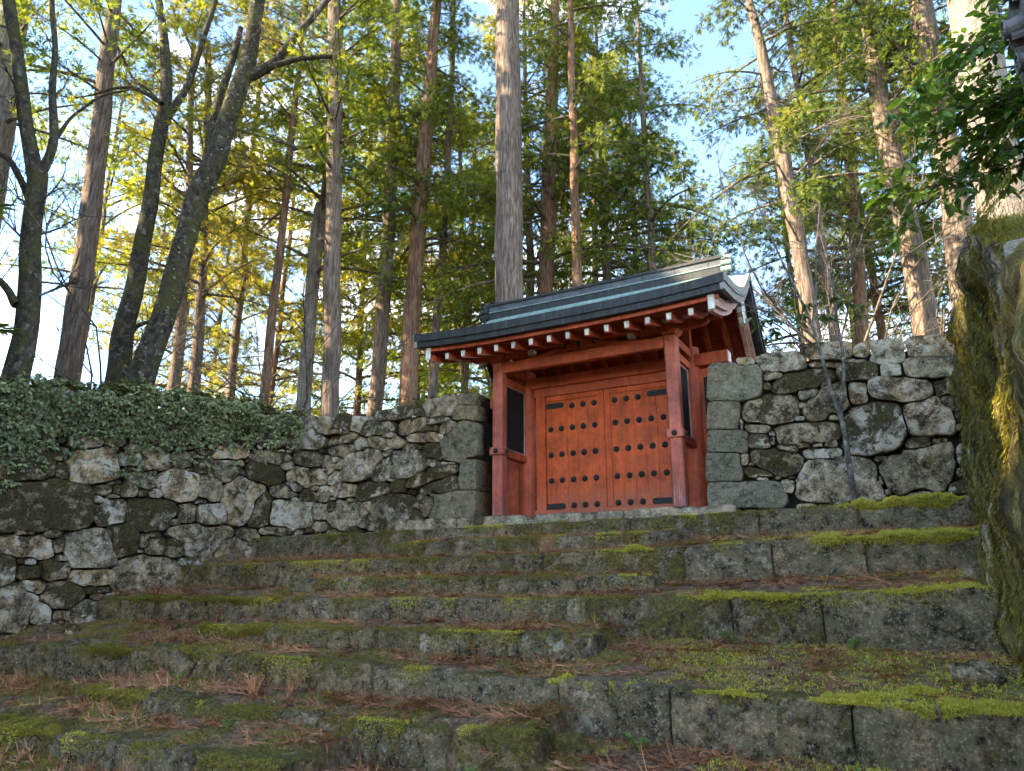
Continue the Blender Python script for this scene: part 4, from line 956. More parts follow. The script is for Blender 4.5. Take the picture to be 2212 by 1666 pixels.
for s in (-1, 1):
    m = MB()
    poly = [(-0.30, 3.9), (0.30, 3.9), (0.33, 4.02), (0.24, 4.10), (0.25, 4.22), (0.2, 4.34), (0.17, 4.42), (0.08, 4.49), (-0.08, 4.49), (-0.17, 4.42), (-0.2, 4.34), (-0.25, 4.22), (-0.24, 4.10), (-0.33, 4.02)]
    m.prism([(a_ * 0.72 - 0.1, 4.02 + (b_ - 3.9) * 0.82) for a_, b_ in poly], 'x', s * 2.38, s * 2.45); o = m.build('end_ornament', M['fascia'], rg, bevel=0.012)
    for (y, z, r) in ((-0.27, 4.03, 0.065), (-0.22, 4.19, 0.06), (-0.14, 4.34, 0.06), (0.27, 4.03, 0.065), (0.22, 4.19, 0.06), (0.14, 4.34, 0.06)):
        mm = MB(); mm.tube([(s * 2.33, y * 0.72 - 0.1, 4.02 + (z - 3.9) * 0.82), (s * 2.5, y * 0.72 - 0.1, 4.02 + (z - 3.9) * 0.82)], [r * 0.8, r * 0.8], 14); mm.build('ornament_roll', M['copper'] if s > 0 else M['fascia'], o)
# ------------------------------------------------------------------ trees
def tube_np(pts, rads, sides, seed=0, rough=0.0):
    """ring-swept tube; returns V, F"""
    P = np.array(pts, float); n = len(P); r = np.array(rads, float)
    T = np.gradient(P, axis=0); T /= np.linalg.norm(T, axis=1)[:, None] + 1e-9
    ref = np.array([1.0, 0.0, 0.0]) if abs(T[0, 0]) < 0.8 else np.array([0, 1.0, 0])
    V = []
    for i in range(n):
        ref = ref - T[i] * ref.dot(T[i]); ref /= np.linalg.norm(ref) + 1e-9
        bi = np.cross(T[i], ref)
        for k in range(sides):
            a = 2 * math.pi * k / sides
            rr = r[i]
            if rough:
                rr *= 1 + rough * mn.fractal(Vector((math.cos(a) * 2.2 + seed, math.sin(a) * 2.2, P[i, 2] * 0.7)), 1.0, 2.0, 3)
            V.append(P[i] + (ref * math.cos(a) + bi * math.sin(a)) * rr)
    V = np.array(V)
    i, k = np.meshgrid(np.arange(n - 1), np.arange(sides), indexing='ij')
    F = np.stack([i * sides + k, i * sides + (k + 1) % sides, (i + 1) * sides + (k + 1) % sides, (i + 1) * sides + k], -1).reshape(-1, 4)
    return V, F

def merge(parts):
    V = []; F = []; b = 0
    for v, f in parts:
        V.append(v); F.append(np.asarray(f) + b); b += len(v)
    return np.concatenate(V), np.concatenate(F)

def resample(p, n, wob=0.0, seed=0):
    P = np.array(p, float)
    s = np.concatenate([[0], np.cumsum(np.linalg.norm(np.diff(P[:, :3], axis=0), axis=1))])
    q = np.linspace(0, s[-1], n)
    out = np.stack([np.interp(q, s, P[:, c]) for c in range(4)], -1)
    ker = np.array([0.25, 0.5, 0.25])
    for _ in range(2):
        o2 = out.copy()
        o2[1:-1] = 0.25 * out[:-2] + 0.5 * out[1:-1] + 0.25 * out[2:]
        out = o2
    if wob:
        for i in range(1, n):
            v = Vector((seed * 2.3, q[i] * 0.7, 0.5))
            out[i, 0] += wob * mn.noise(v); out[i, 1] += wob * mn.noise(v + Vector((9, 0, 0)))
    return out

def to_ground(p):
    """carry a trunk down to the earth, flaring at the foot"""
    p = [tuple(q) for q in p]
    a, b = p[0], p[1]
    gz = ground_z(a[0], a[1]) - 0.25
    if a[2] > gz + 0.2:
        t = (a[2] - gz) / max(0.2, b[2] - a[2])
        t = min(t, 2.5)
        sl = [(a[i] - b[i]) * t * 0.7 for i in (0, 1)]
        p = [(a[0] + sl[0], a[1] + sl[1], gz, a[3] * 1.3)] + p
    return p

# --- crown prototypes (several, shared by the trees): limbs and leaf sprays round a vertical axis, z from 0 to 1 x height
def crown_proto(seed, H, rmax, nb, per, blade, shape='sugi'):
    g = np.random.default_rng(seed)
    limbs = []; C0 = []; AX = []; NR = []
    for b in range(nb):
        u = (b + g.random()) / nb                        # height fraction
        z = u * H
        L = rmax * (1 - u) ** 0.6 * (0.55 + 0.6 * g.random()) + 0.35
        az = g.random() * 2 * math.pi
        up = (0.25 if shape == 'sugi' else 0.05) + 0.35 * u + g.normal() * 0.12
        n = 7; t = np.linspace(0, 1, n)
        droop = -0.35 * L * t ** 2 if shape != 'sugi' else -0.22 * L * t ** 2 + 0.25 * L * np.clip(t - 0.6, 0, 1) ** 2
        side = g.normal() * 0.12 * L * t ** 2
        px = np.cos(az) * L * t - np.sin(az) * side; py = np.sin(az) * L * t + np.cos(az) * side; pz = z + up * L * t + droop
        P = np.stack([px, py, pz], -1)
        limbs.append(tube_np(P, 0.006 + 0.016 * L * (1 - t * 0.93), 4))
        m = int(per * (0.5 + L / rmax))
        # clumps along the outer limb, each a small cloud of sprays
        ncl = max(2, int(L / 0.45))
        for c in range(ncl):
            tt = 0.28 + 0.72 * (c + g.random() * 0.8) / ncl
            tt = min(tt, 1.0)
            base = np.array([np.interp(tt, t, P[:, i]) for i in range(3)])
            k = max(3, m // ncl)
            spread = 0.10 + 0.11 * L / rmax
            off = g.normal(size=(k, 3)) * np.array([spread, spread, spread * 0.55])
            if shape != 'sugi': off[:, 2] -= np.abs(g.normal(size=k)) * 0.16
            C0.append(base + off)
            d = np.array([np.cos(az), np.sin(az), 0.1]) * 0.6 + off / (spread + 1e-6) * 0.55 + g.normal(size=(k, 3)) * 0.35
            d[:, 2] += 0.25 if shape == 'sugi' else -0.2
            AX.append(d)
    C0 = np.concatenate(C0); AX = np.concatenate(AX); AX /= np.linalg.norm(AX, axis=1)[:, None] + 1e-9
    K = len(C0)
    RN = g.normal(size=(K, 3)); W = np.cross(AX, RN); W /= np.linalg.norm(W, axis=1)[:, None] + 1e-9
    Vs = []; nbl = 5
    for j in range(nbl):                                  # a spray: five narrow blades fanned in one plane
        a = (j - 2) * 0.42 + g.normal(size=K) * 0.12
        L = blade * (1.0 - 0.13 * abs(j - 2)) * (0.7 + 0.6 * g.random(K))
        d = AX * np.cos(a)[:, None] + W * np.sin(a)[:, None]
        w = -AX * np.sin(a)[:, None] + W * np.cos(a)[:, None]
        o = C0 + d * (0.03 * blade)
        wid = (blade * 0.085) * (0.8 + 0.4 * g.random(K))
        sag = np.zeros((K, 3)); sag[:, 2] = -0.12 * L
        Vs.append(np.stack([o - w * (wid * 0.4)[:, None], o + d * (L * 0.55)[:, None] - w * wid[:, None], o + d * L[:, None] + sag, o + d * (L * 0.55)[:, None] + w * wid[:, None]], 1))
    V = np.concatenate(Vs).reshape(-1, 3)
    F = np.arange(len(V)).reshape(-1, 4)
    lv, lf = merge(limbs)
    return np_mesh('crown', V, F, smooth=False), np_mesh('limbs', lv, lf)

CP = {}
CP['a'] = crown_proto(1, 13, 3.3, 62, 84, 0.18, 'sugi')
CP['b'] = crown_proto(2, 14, 2.9, 48, 72, 0.18, 'sugi')
CP['c'] = crown_proto(3, 12, 3.6, 64, 88, 0.17, 'hinoki')
CP['d'] = crown_proto(4, 11, 3.0, 44, 72, 0.17, 'hinoki')
CP['e'] = crown_proto(5, 10, 2.5, 38, 60, 0.18, 'sugi')
CP['f'] = crown_proto(6, 12, 3.2, 100, 60, 0.42, 'hinoki')
def crown_mesh(key, mat):
    me, lm = CP[key]
    k = key + mat
    if k not in CP:
        c = me.copy(); c.materials.clear(); c.materials.append(M[mat]); CP[k] = c
    if not lm.materials: lm.materials.append(M['bark_twig'])
    return CP[k], lm

def tree(name, label, path, bark, crown=None, forks=(), twigs=0, sides=16, cat='tree', group=None, wob=0.05, seed=1, grounded=True, twig_l=1.0, rough=0.10, side_twigs=True):
    p = to_ground(path) if grounded else path
    root = empty(name, p[0][:3]); tag(root, label, cat, group)
    q = resample(p, max(8, int(len(p) * 6)), wob, seed)
    V, F = tube_np(q[:, :3], q[:, 3], sides, seed, rough)
    link('trunk', np_mesh('trunk', V, F), M[bark], root)
    tips = [q]
    for i, f in enumerate(forks):
        qf = resample(f, max(6, len(f) * 5), wob * 0.6, seed + i + 3)
        V, F = tube_np(qf[:, :3], qf[:, 3], max(6, sides // 2), seed + i, rough)
        link('limb', np_mesh('limb', V, F), M[bark], root); tips.append(qf)
    if twigs:
        parts = []
        g = random.Random(seed * 13 + 5)
        def grow(p0, d, L, r, lev):
            n = 5; pts = [p0.copy()]; dd = d.copy()
            for _ in range(n - 1):
                dd = (dd + np.array([g.gauss(0, 0.17), g.gauss(0, 0.17), g.gauss(0.03, 0.13)])); dd /= np.linalg.norm(dd)
                pts.append(pts[-1] + dd * L / (n - 1))
            parts.append(tube_np(pts, np.linspace(r, r * 0.35, n), 3))
            if lev > 0:
                for k in range(g.randint(3, 5)):
                    j = g.randint(1, n - 1)
                    nd = dd * 0.7 + np.array([g.gauss(0, 0.6), g.gauss(0, 0.6), g.gauss(0.12, 0.4)]); nd /= np.linalg.norm(nd)
                    grow(pts[j], nd, L * g.uniform(0.45, 0.75), r * 0.5, lev - 1)
        for _ in range(twigs):
            qf = g.choice(tips)
            j = g.randint(len(qf) // 3, len(qf) - 1)
            d = np.array([g.gauss(0, 1), g.gauss(0, 1), g.uniform(0.0, 0.9)]); d /= np.linalg.norm(d)
            grow(qf[j, :3].copy(), d, twig_l * g.uniform(0.7, 1.7), max(0.008, min(0.03, qf[j, 3] * 0.25)), 3)
        V, F = merge(parts)
        o = link('twigs', np_mesh('twigs', V, F), M['bark_twig'], root); o['kind'] = 'stuff'
    if crown:
        for (key, mat, z0, sc, rz) in ([crown] if isinstance(crown, tuple) else crown):
            me, lm = crown_mesh(key, mat)
            x = float(np.interp(z0, q[:, 2], q[:, 0])); y = float(np.interp(z0, q[:, 2], q[:, 1]))
            dirv = Vector(q[-1, :3] - q[len(q) // 2, :3]).normalized()
            rot = dirv.to_track_quat('Z', 'Y').to_matrix().to_4x4() @ Matrix.Rotation(rz, 4, 'Z')
            mw = Matrix.Translation((x, y, z0)) @ rot @ Matrix.Scale(sc, 4)
            for nm, mm in (('limbs', lm), ('crown', me)):
                o = bpy.data.objects.new(nm, mm); COL.objects.link(o); o.parent = root
                o.matrix_parent_inverse = Matrix.Translation(-Vector(root.location)); o.matrix_basis = mw
                o['kind'] = 'stuff'
    return root

TR = TREES
for _k in ('t0', 't1', 't2', 't3', 't4'):               # the left hand trunks are slim
    _p, _f = TR[_k]
    TR[_k] = ([(a, b, c, r * 0.84) for a, b, c, r in _p], [[(a, b, c, r * 0.84) for a, b, c, r in q] for q in _f])
tree('cedar_tree', 'thick pale tree trunk cut by the top left corner', TR['t0'][0], 'bark_pale', [('a', 'needle_green', 11.0, 1.0, 0.3)], seed=2, grounded=True)
tree('bare_tree', 'dark forking bare tree nearest the left edge, above the ivy', TR['t1'][0], 'bark_moss', None, TR['t1'][1], twigs=30, seed=3, wob=0.07, twig_l=0.9)
tree('cedar_tree', 'straight brown cedar between the two leftmost mossy trees', TR['t2'][0], 'bark_cedar', [('b', 'needle_green', 10.5, 1.0, 0.9)], seed=4)
tree('mossy_tree', 'slender leaning mossy tree left of the ivy-clad trunk', TR['t3'][0], 'bark_moss', None, TR['t3'][1], twigs=24, seed=5, wob=0.07, twig_l=0.9)
ivy_tree = tree('mossy_tree', 'strongly leaning thick trunk with ivy leaves up its bark', TR['t4'][0], 'bark_moss', None, TR['t4'][1], twigs=24, seed=6, wob=0.07, twig_l=0.8)
tree('thin_tree', 'thin brown trunk just right of the leaning ivy-clad tree', TR['th1'][0], 'bark_cedar', [('e', 'needle_gold', 6.5, 0.9, 2.0)], twigs=8, seed=7, sides=10)
tree('thin_tree', 'second thin brown trunk right of the leaning ivy-clad tree', TR['th2'][0], 'bark_cedar', [('e', 'needle_gold', 6.0, 1.0, 4.0)], twigs=8, seed=8, sides=10)
tree('dead_tree', 'pale broken-topped trunk left of the straight cedar by the ivy end', TR['t5'][0], 'bark_pale', None, twigs=6, seed=9, sides=12)
tree('cedar_tree', 'straight grey cedar rising where the ivy on the wall ends', TR['t6'][0], 'bark_cedar', [('b', 'needle_green', 9.0, 1.0, 1.0)], twigs=3, seed=10)
tree('cedar_tree', 'slim grey cedar halfway between ivy end and gate roof', TR['t7'][0], 'bark_cedar', [('a', 'needle_green', 9.5, 0.95, 3.0)], seed=11)
tree('cypress_tree', 'reddish cypress trunk touching the left tip of the gate roof', TR['t8'][0], 'bark_red', [('d', 'needle_dark', 8.5, 1.0, 5.0)], twigs=5, seed=12)
tree('cypress_tree', 'thin spotted trunk seen just behind the left roof corner', TR['t9'][0], 'bark_cedar', [('d', 'needle_green', 7.0, 0.9, 1.5)], seed=13, sides=10)
tree('cedar_tree', 'tallest thick cedar trunk rising straight behind the gate ridge', TR['t10'][0], 'bark_cedar', [('b', 'needle_green', 15.0, 1.0, 2.4)], seed=14, sides=28, wob=0.03)
tree('cypress_tree', 'orange-brown cypress right beside the tallest trunk behind the ridge', TR['t11'][0], 'bark_red', [('c', 'needle_dark', 7.0, 1.0, 2.8)], twigs=5, seed=15)
tree('cypress_tree', 'slender distant trunk right of the orange-brown cypress', TR['t11b'][0], 'bark_cedar', [('c', 'needle_dark', 8.0, 1.1, 0.5)], seed=16, sides=10)
tree('cypress_tree', 'very thin distant stem just left of the tallest trunk', TR['t17'][0], 'bark_cedar', [('e', 'needle_green', 6.0, 1.0, 0.2)], seed=17, sides=8)
tree('cypress_tree', 'slim leaning trunk in the sky gap right of the gate roof', TR['t12'][0], 'bark_cedar', [('d', 'needle_dark', 6.5, 0.85, 0.0)], twigs=8, seed=18)
tree('cedar_tree', 'sunlit leaning cedar above the right stone wall', TR['t13'][0], 'bark_cedar', [('c', 'needle_dark', 9.5, 0.9, 1.2)], seed=19)
tree('cypress_tree', 'dark slender trunk left of the sunlit leaning cedar', TR['t14'][0], 'bark_red', [('c', 'needle_dark', 8.0, 1.0, 2.6)], seed=20, sides=12)
tree('cedar_tree', 'brown cedar trunk just left of the moss-draped rock wall', TR['t15'][0], 'bark_cedar', [('b', 'needle_dark', 9.0, 0.9, 4.1)], seed=21)
tree('cedar_tree', 'very thick pale cedar trunk above the moss-draped rock wall', TR['t16'][0], 'bark_pale', [('b', 'needle_dark', 10.0, 0.9, 5.1)], seed=22, sides=28)

# further trees that fill the wood behind; each stands on the plateau
HB = Vector((-math.sin(R(29.16)), math.cos(R(29.16)), 0)); RB = Vector((math.cos(R(29.16)), math.sin(R(29.16)), 0))
def spot(u, Fd):
    """ground point seen in the direction of column u of the 2212 px wide picture, Fd metres ahead"""
    lat = (u - 1106) / 1535.8 * Fd * 0.99
    p = CAM + HB * Fd + RB * lat
    return p.x, p.y
BG = [  # column, distance, crown key, leaf, crown start, scale, trunk radius, label
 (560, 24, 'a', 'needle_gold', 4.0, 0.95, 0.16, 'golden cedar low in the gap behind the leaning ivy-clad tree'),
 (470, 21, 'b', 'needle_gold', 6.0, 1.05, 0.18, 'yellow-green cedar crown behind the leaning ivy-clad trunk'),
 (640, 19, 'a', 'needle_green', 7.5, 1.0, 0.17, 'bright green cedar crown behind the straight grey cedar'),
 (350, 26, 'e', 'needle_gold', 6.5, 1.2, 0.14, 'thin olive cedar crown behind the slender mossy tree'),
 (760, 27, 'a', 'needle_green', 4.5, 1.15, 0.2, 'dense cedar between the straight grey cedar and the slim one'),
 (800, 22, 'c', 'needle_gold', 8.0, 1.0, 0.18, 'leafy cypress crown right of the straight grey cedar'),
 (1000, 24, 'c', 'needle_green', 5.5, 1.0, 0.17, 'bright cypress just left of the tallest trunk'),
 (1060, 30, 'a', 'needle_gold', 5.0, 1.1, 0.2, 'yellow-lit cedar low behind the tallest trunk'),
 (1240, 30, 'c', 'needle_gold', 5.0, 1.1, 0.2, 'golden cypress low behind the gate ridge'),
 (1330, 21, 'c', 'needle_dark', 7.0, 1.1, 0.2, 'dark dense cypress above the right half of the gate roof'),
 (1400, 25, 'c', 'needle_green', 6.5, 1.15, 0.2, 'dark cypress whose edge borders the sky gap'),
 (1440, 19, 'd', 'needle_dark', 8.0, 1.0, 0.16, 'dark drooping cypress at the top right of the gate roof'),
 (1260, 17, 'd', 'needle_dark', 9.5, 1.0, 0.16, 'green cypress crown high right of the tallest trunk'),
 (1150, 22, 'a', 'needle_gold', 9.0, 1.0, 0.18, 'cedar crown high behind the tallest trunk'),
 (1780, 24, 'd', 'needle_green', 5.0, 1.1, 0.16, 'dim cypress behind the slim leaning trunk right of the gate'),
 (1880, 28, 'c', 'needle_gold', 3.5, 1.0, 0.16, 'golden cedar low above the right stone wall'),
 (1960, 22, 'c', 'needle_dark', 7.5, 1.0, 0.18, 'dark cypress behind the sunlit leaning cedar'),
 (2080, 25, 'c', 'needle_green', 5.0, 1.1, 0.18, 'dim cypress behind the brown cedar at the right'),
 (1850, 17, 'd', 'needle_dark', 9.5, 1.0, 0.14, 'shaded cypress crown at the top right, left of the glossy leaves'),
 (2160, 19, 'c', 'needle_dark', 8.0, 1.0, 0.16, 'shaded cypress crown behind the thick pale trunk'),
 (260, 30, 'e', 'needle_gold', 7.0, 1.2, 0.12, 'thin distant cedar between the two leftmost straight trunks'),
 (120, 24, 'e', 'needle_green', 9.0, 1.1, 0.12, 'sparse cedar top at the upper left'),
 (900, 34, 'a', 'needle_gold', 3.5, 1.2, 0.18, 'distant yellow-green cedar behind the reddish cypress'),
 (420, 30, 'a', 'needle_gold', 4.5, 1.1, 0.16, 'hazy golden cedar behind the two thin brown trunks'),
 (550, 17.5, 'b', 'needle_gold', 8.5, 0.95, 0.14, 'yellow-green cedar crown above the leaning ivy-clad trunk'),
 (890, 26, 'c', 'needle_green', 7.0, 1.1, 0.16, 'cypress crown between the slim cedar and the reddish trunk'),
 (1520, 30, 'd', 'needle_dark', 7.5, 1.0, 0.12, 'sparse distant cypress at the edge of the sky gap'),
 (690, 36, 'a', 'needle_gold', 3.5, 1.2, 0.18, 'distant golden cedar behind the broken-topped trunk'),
]
for i, (u, Fd, key, mat, z0, sc, r, lab) in enumerate(BG):
    x, y = spot(u, Fd)
    top = z0 + {'a': 13, 'b': 14, 'c': 12, 'd': 11, 'e': 10, 'f': 12}[key] * sc
    lean = random.Random(i).uniform(-0.3, 0.3)
    r *= 0.75
    pth = [(x, y, ground_z(x, y) - 0.2, r * 1.25), (x, y, z0, r), (x + lean, y, (z0 + top) / 2, r * 0.7), (x + lean * 1.5, y, top - 0.3, 0.03)]
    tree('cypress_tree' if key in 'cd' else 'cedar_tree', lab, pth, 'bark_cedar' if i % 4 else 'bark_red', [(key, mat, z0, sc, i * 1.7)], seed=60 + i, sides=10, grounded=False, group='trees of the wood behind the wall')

# leafless understorey bushes
def bare_bush(label, u, Fd, h, stems, seed, spread=0.6):
    x, y = spot(u, Fd); z = ground_z(x, y) - 0.1
    root = empty('bare_bush', (x, y, z)); tag(root, label, 'bush')
    g = random.Random(seed); parts = []
    def grow(p0, d, L, r, lev):
        n = 6; pts = [p0.copy()]; dd = d.copy()
        for _ in range(n - 1):
            dd = dd + np.array([g.gauss(0, 0.15), g.gauss(0, 0.15), g.gauss(0.02, 0.10)]); dd /= np.linalg.norm(dd); pts.append(pts[-1] + dd * L / (n - 1))
        parts.append(tube_np(pts, np.linspace(r, r * 0.4, n), 4 if lev > 1 else 3))
        if lev > 0:
            for k in range(g.randint(3, 5)):
                j = g.randint(2, n - 1); nd = dd * 0.8 + np.array([g.gauss(0, 0.55), g.gauss(0, 0.55), g.gauss(0.1, 0.3)]); nd /= np.linalg.norm(nd)
                grow(pts[j], nd, L * g.uniform(0.4, 0.7), r * 0.5, lev - 1)
    for k in range(stems):
        d = np.array([g.gauss(0, spread), g.gauss(0, spread), 1.0]); d /= np.linalg.norm(d)
        grow(np.array([x + g.gauss(0, 0.15), y + g.gauss(0, 0.15), z]), d, h * g.uniform(0.6, 1.0), g.uniform(0.018, 0.04), 3)
    V, F = merge(parts); link('stems', np_mesh('stems', V, F), M['bark_twig'], root)['kind'] = 'stuff'
bare_bush('leafless bush right of the leaning ivy-clad trunk', 480, 15.5, 4.5, 5, 1)
bare_bush('leafless bush between ivy end and the broken-topped trunk', 590, 16.5, 4.0, 5, 2, 0.8)
bare_bush('leafless bush in the sky gap between the leftmost trees', 120, 16, 5.5, 5, 3)
bare_bush('leafless bush between the leftmost cedar and the slender mossy tree', 215, 16, 5.0, 4, 4)
bare_bush('leafless bush above the right wall, left of the sunlit cedar', 1880, 13.5, 4.5, 6, 5)
bare_bush('leafless bush above the right wall behind the two-stemmed young tree', 1790, 14.5, 3.8, 5, 6, 0.8)
bare_bush('leafless twigs by the brown cedar near the rock wall', 2030, 13.5, 3.5, 4, 7)
bare_bush('leafless bush at the left end above the ivy', 10, 14.5, 5.0, 4, 8)

# the wood goes on to the left, outside the picture; it shades steps and gate from the low sun
SH = [(-10.9, -9.2, 'f', 2.7, 1.05), (-9, -11, 'f', 2.7, 1.05), (-7.4, -12.9, 'f', 2.7, 1.05), (-5.7, -14.8, 'f', 2.7, 1.05), (-17, -10.8, 'f', 3.6, 1.2), (-15, -13, 'f', 3.6, 1.2), (-12.8, -15.9, 'f', 3.6, 1.2)]
for i, (x, y, key, z0, sc) in enumerate(SH):
    gz = ground_z(x, y) - 0.2
    pth = [(x, y, gz, 0.35), (x, y, z0, 0.28), (x + 0.2, y, z0 + 8, 0.2), (x + 0.3, y, z0 + 12 * sc, 0.04)]
    tree('cypress_tree', 'shading cypress further left along the wall', pth, 'bark_cedar', [(key, 'needle_dark', z0 - 2.0, sc, i * 1.1)], seed=120 + i, sides=10, grounded=False, group='shading trees left of the steps')

# ------------------------------------------------------------------ leaf scatter helper: folded ovate leaves
def leaves_np(C0, D, N, L, W, fold=0.25, droop=0.1):
    """C0 base points, D direction, N normal, L length, W half width -> V, F (two quads a leaf)"""
    D = D / (np.linalg.norm(D, axis=1)[:, None] + 1e-9)
    S = np.cross(N, D); S /= np.linalg.norm(S, axis=1)[:, None] + 1e-9
    U = np.cross(D, S)
    l = L[:, None]; w = W[:, None]
    b = C0; m1 = C0 + D * l * 0.35; tip = C0 + D * l - U * l * droop; m2 = C0 + D * l * 0.72 - U * l * droop * 0.4
    a1 = m1 + S * w + U * w * fold; a2 = m2 + S * w * 0.75 + U * w * fold * 0.6
    c1 = m1 - S * w + U * w * fold; c2 = m2 - S * w * 0.75 + U * w * fold * 0.6
    n = len(C0)
    V = np.stack([b, a1, a2, tip, c2, c1, m1, m2], 1).reshape(-1, 3)
    o = np.arange(n)[:, None] * 8
    F = np.concatenate([o + np.array([[0, 6, 1, 1]])[:, :4] * 0 + np.array([[0, 1, 2, 7]]) * 0 + np.array([[6, 1, 2, 7]]), o + np.array([[5, 6, 7, 4]])])
    T = np.concatenate([o + np.array([[0, 1, 6]]), o + np.array([[0, 6, 5]]), o + np.array([[7, 2, 3]]), o + np.array([[4, 7, 3]])])
    return V, [F, T]

# --- ivy over the left wall
ib = lambda s: np.interp(s, [3.9, 4.35, 4.95, 5.44, 6.24, 7.17, 7.7, 8.3, 8.9, 9.06, 9.6, 10.5], [2.2, 1.8, 1.5, 1.6, 1.25, 1.3, 0.85, 1.3, 1.2, 0.62, 0.55, 0.4])
idn = lambda s: np.interp(s, [3.9, 4.5, 5.3, 6.6, 7.8, 8.8, 9.7, 10.5], [2.3, 2.15, 1.98, 1.72, 1.55, 1.5, 1.0, 0.8])
it = lambda s: np.interp(s, [3.9, 4.5, 5.36, 6.4, 7.6, 8.9, 9.8, 10.8], [2.16, 2.34, 2.46, 2.45, 2.35, 2.13, 2.0, 1.85])
g = np.random.default_rng(11)
cand = 36000
s = g.uniform(3.9, 10.8, cand); z = g.uniform(0.2, 2.8, cand)
nz_ = np.array([mn.fractal(Vector((a * 1.5, b * 2.0, 4.0)), 1.0, 2.0, 4) for a, b in zip(s, z)])
n3_ = np.array([mn.fractal(Vector((a * 4.5, b * 5.0, 9.0)), 1.0, 2.0, 2) for a, b in zip(s, z)])
top = it(s) + nz_ * 0.22 + 0.04
dens = np.where(z > idn(s) + nz_ * 0.5, 0.62 + 0.6 * n3_, np.clip((z - ib(s)) / (idn(s) - ib(s) + 0.05), 0.05, 1) ** 1.2 * (nz_ + n3_ * 0.6 > 0.0) * 0.75)
dens = np.where(z < ib(s), np.clip(0.16 - (ib(s) - z) * 0.35, 0, 1) * (nz_ > 0.12), dens)
keep = (g.random(cand) < dens * 0.36) & (z < top)
s, z, nzk = s[keep], z[keep], nz_[keep]
dep = 0.09 + np.abs(g.normal(size=len(s))) * 0.06 + 0.16 * smooth01(z, idn(s), it(s)) * (1 + 1.5 * nzk)
x, y = LL.p(s, dep)
nxn = np.interp(s, LL.s, LL.nx); nyn = np.interp(s, LL.s, LL.ny)
cl = np.stack([x, y, z], -1); nh = np.stack([nxn, nyn, 0 * nxn], -1); tang = np.stack([-nyn, nxn, 0 * nxn], -1)
C0 = []; D = []; nrm = []
size = g.uniform(0.04, 0.095, len(s))
Lf = []
for q in range(5):                                      # each shoot carries a whorl of hanging leaves
    a = (q - 2) * 0.75 + g.normal(size=len(s)) * 0.25
    C0.append(cl + g.normal(size=cl.shape) * 0.014); D.append(tang * np.sin(a)[:, None] * 1.1 + np.array([0, 0, -1.0]) * (0.25 + 0.6 * np.cos(a))[:, None] + nh * 0.5)
    nrm.append(nh * 0.8 + np.array([0, 0, 0.8]) + g.normal(size=cl.shape) * 0.3); Lf.append(size * g.uniform(0.8, 1.2, len(s)))
C0 = np.concatenate(C0); D = np.concatenate(D); nrm = np.concatenate(nrm); Lf = np.concatenate(Lf)
V, F = leaves_np(C0, D, nrm, Lf, Lf * 0.25, 0.3, 0.2)
# leaves on the flat top of the wall, behind the lip
n2 = 9000
s2 = g.uniform(4.3, 10.8, n2); d2 = -g.random(n2) ** 1.4 * 1.3 + 0.15
z2 = it(s2) + np.abs(g.normal(size=n2)) * 0.09 + 0.03 * np.sin(s2 * 5) - 0.0 * d2
x2, y2 = LL.p(s2, d2)
D2 = g.normal(size=(n2, 3)) * np.array([1, 1, 0.3]); N2 = np.array([0, 0, 1.0]) + g.normal(size=(n2, 3)) * 0.45
L2_ = g.uniform(0.07, 0.12, n2)
V2, F2 = leaves_np(np.stack([x2, y2, z2], -1), D2, N2, L2_, L2_ * 0.27)
b = len(V)
V = np.concatenate([V, V2]); F = [np.concatenate([F[0], F2[0] + b]), np.concatenate([F[1], F2[1] + b])]
ivy = empty('ivy', (-7.5, -3.5, 1.4)); tag(ivy, 'thick curtain of pale green ivy hanging over the left stone wall', 'ivy', kind='stuff')
link('foliage', np_mesh('ivy_foliage', V, F, smooth=False), M['ivy'], ivy)['kind'] = 'stuff'
parts = []
gg = random.Random(4)
for k in range(90):
    s0 = gg.uniform(4.0, 10.4); z0 = float(it(s0)); z1 = float(ib(s0)) + gg.uniform(-0.1, 0.5)
    pts = []
    ss = s0
    for q in range(8):
        ss += gg.gauss(0, 0.05); zq = z0 + (z1 - z0) * q / 7
        px, py = LL.p(ss, 0.13 + gg.uniform(0, 0.05)); pts.append((float(px), float(py), zq))
    parts.append(tube_np(pts, np.linspace(0.008, 0.003, 8), 4))
V, F = merge(parts)
link('vines', np_mesh('ivy_vines', V, F), M['bark_twig'], ivy)['kind'] = 'stuff'

# ivy leaves climbing the leaning trunk
q = resample(to_ground(TR['t4'][0]), 60, 0.07, 6)
n = 620
j = g.integers(2, 58, n); a = g.uniform(0, 2 * math.pi, n)
off = np.stack([np.cos(a), np.sin(a), np.zeros(n)], -1)
c0 = q[j, :3] + off * (q[j, 3] * 1.03)[:, None] + np.stack([0 * a, 0 * a, g.normal(size=n) * 0.2], -1)
Lq = g.uniform(0.05, 0.10, n)
V, F = leaves_np(c0, off * 0.7 + g.normal(size=(n, 3)) * 0.5 - np.array([0, 0, 0.4]), off + np.array([0, 0, 0.6]), Lq, Lq * 0.28)
o = link('ivy_foliage', np_mesh('trunk_ivy', V, F, smooth=False), M['ivy'], ivy_tree); o['kind'] = 'stuff'

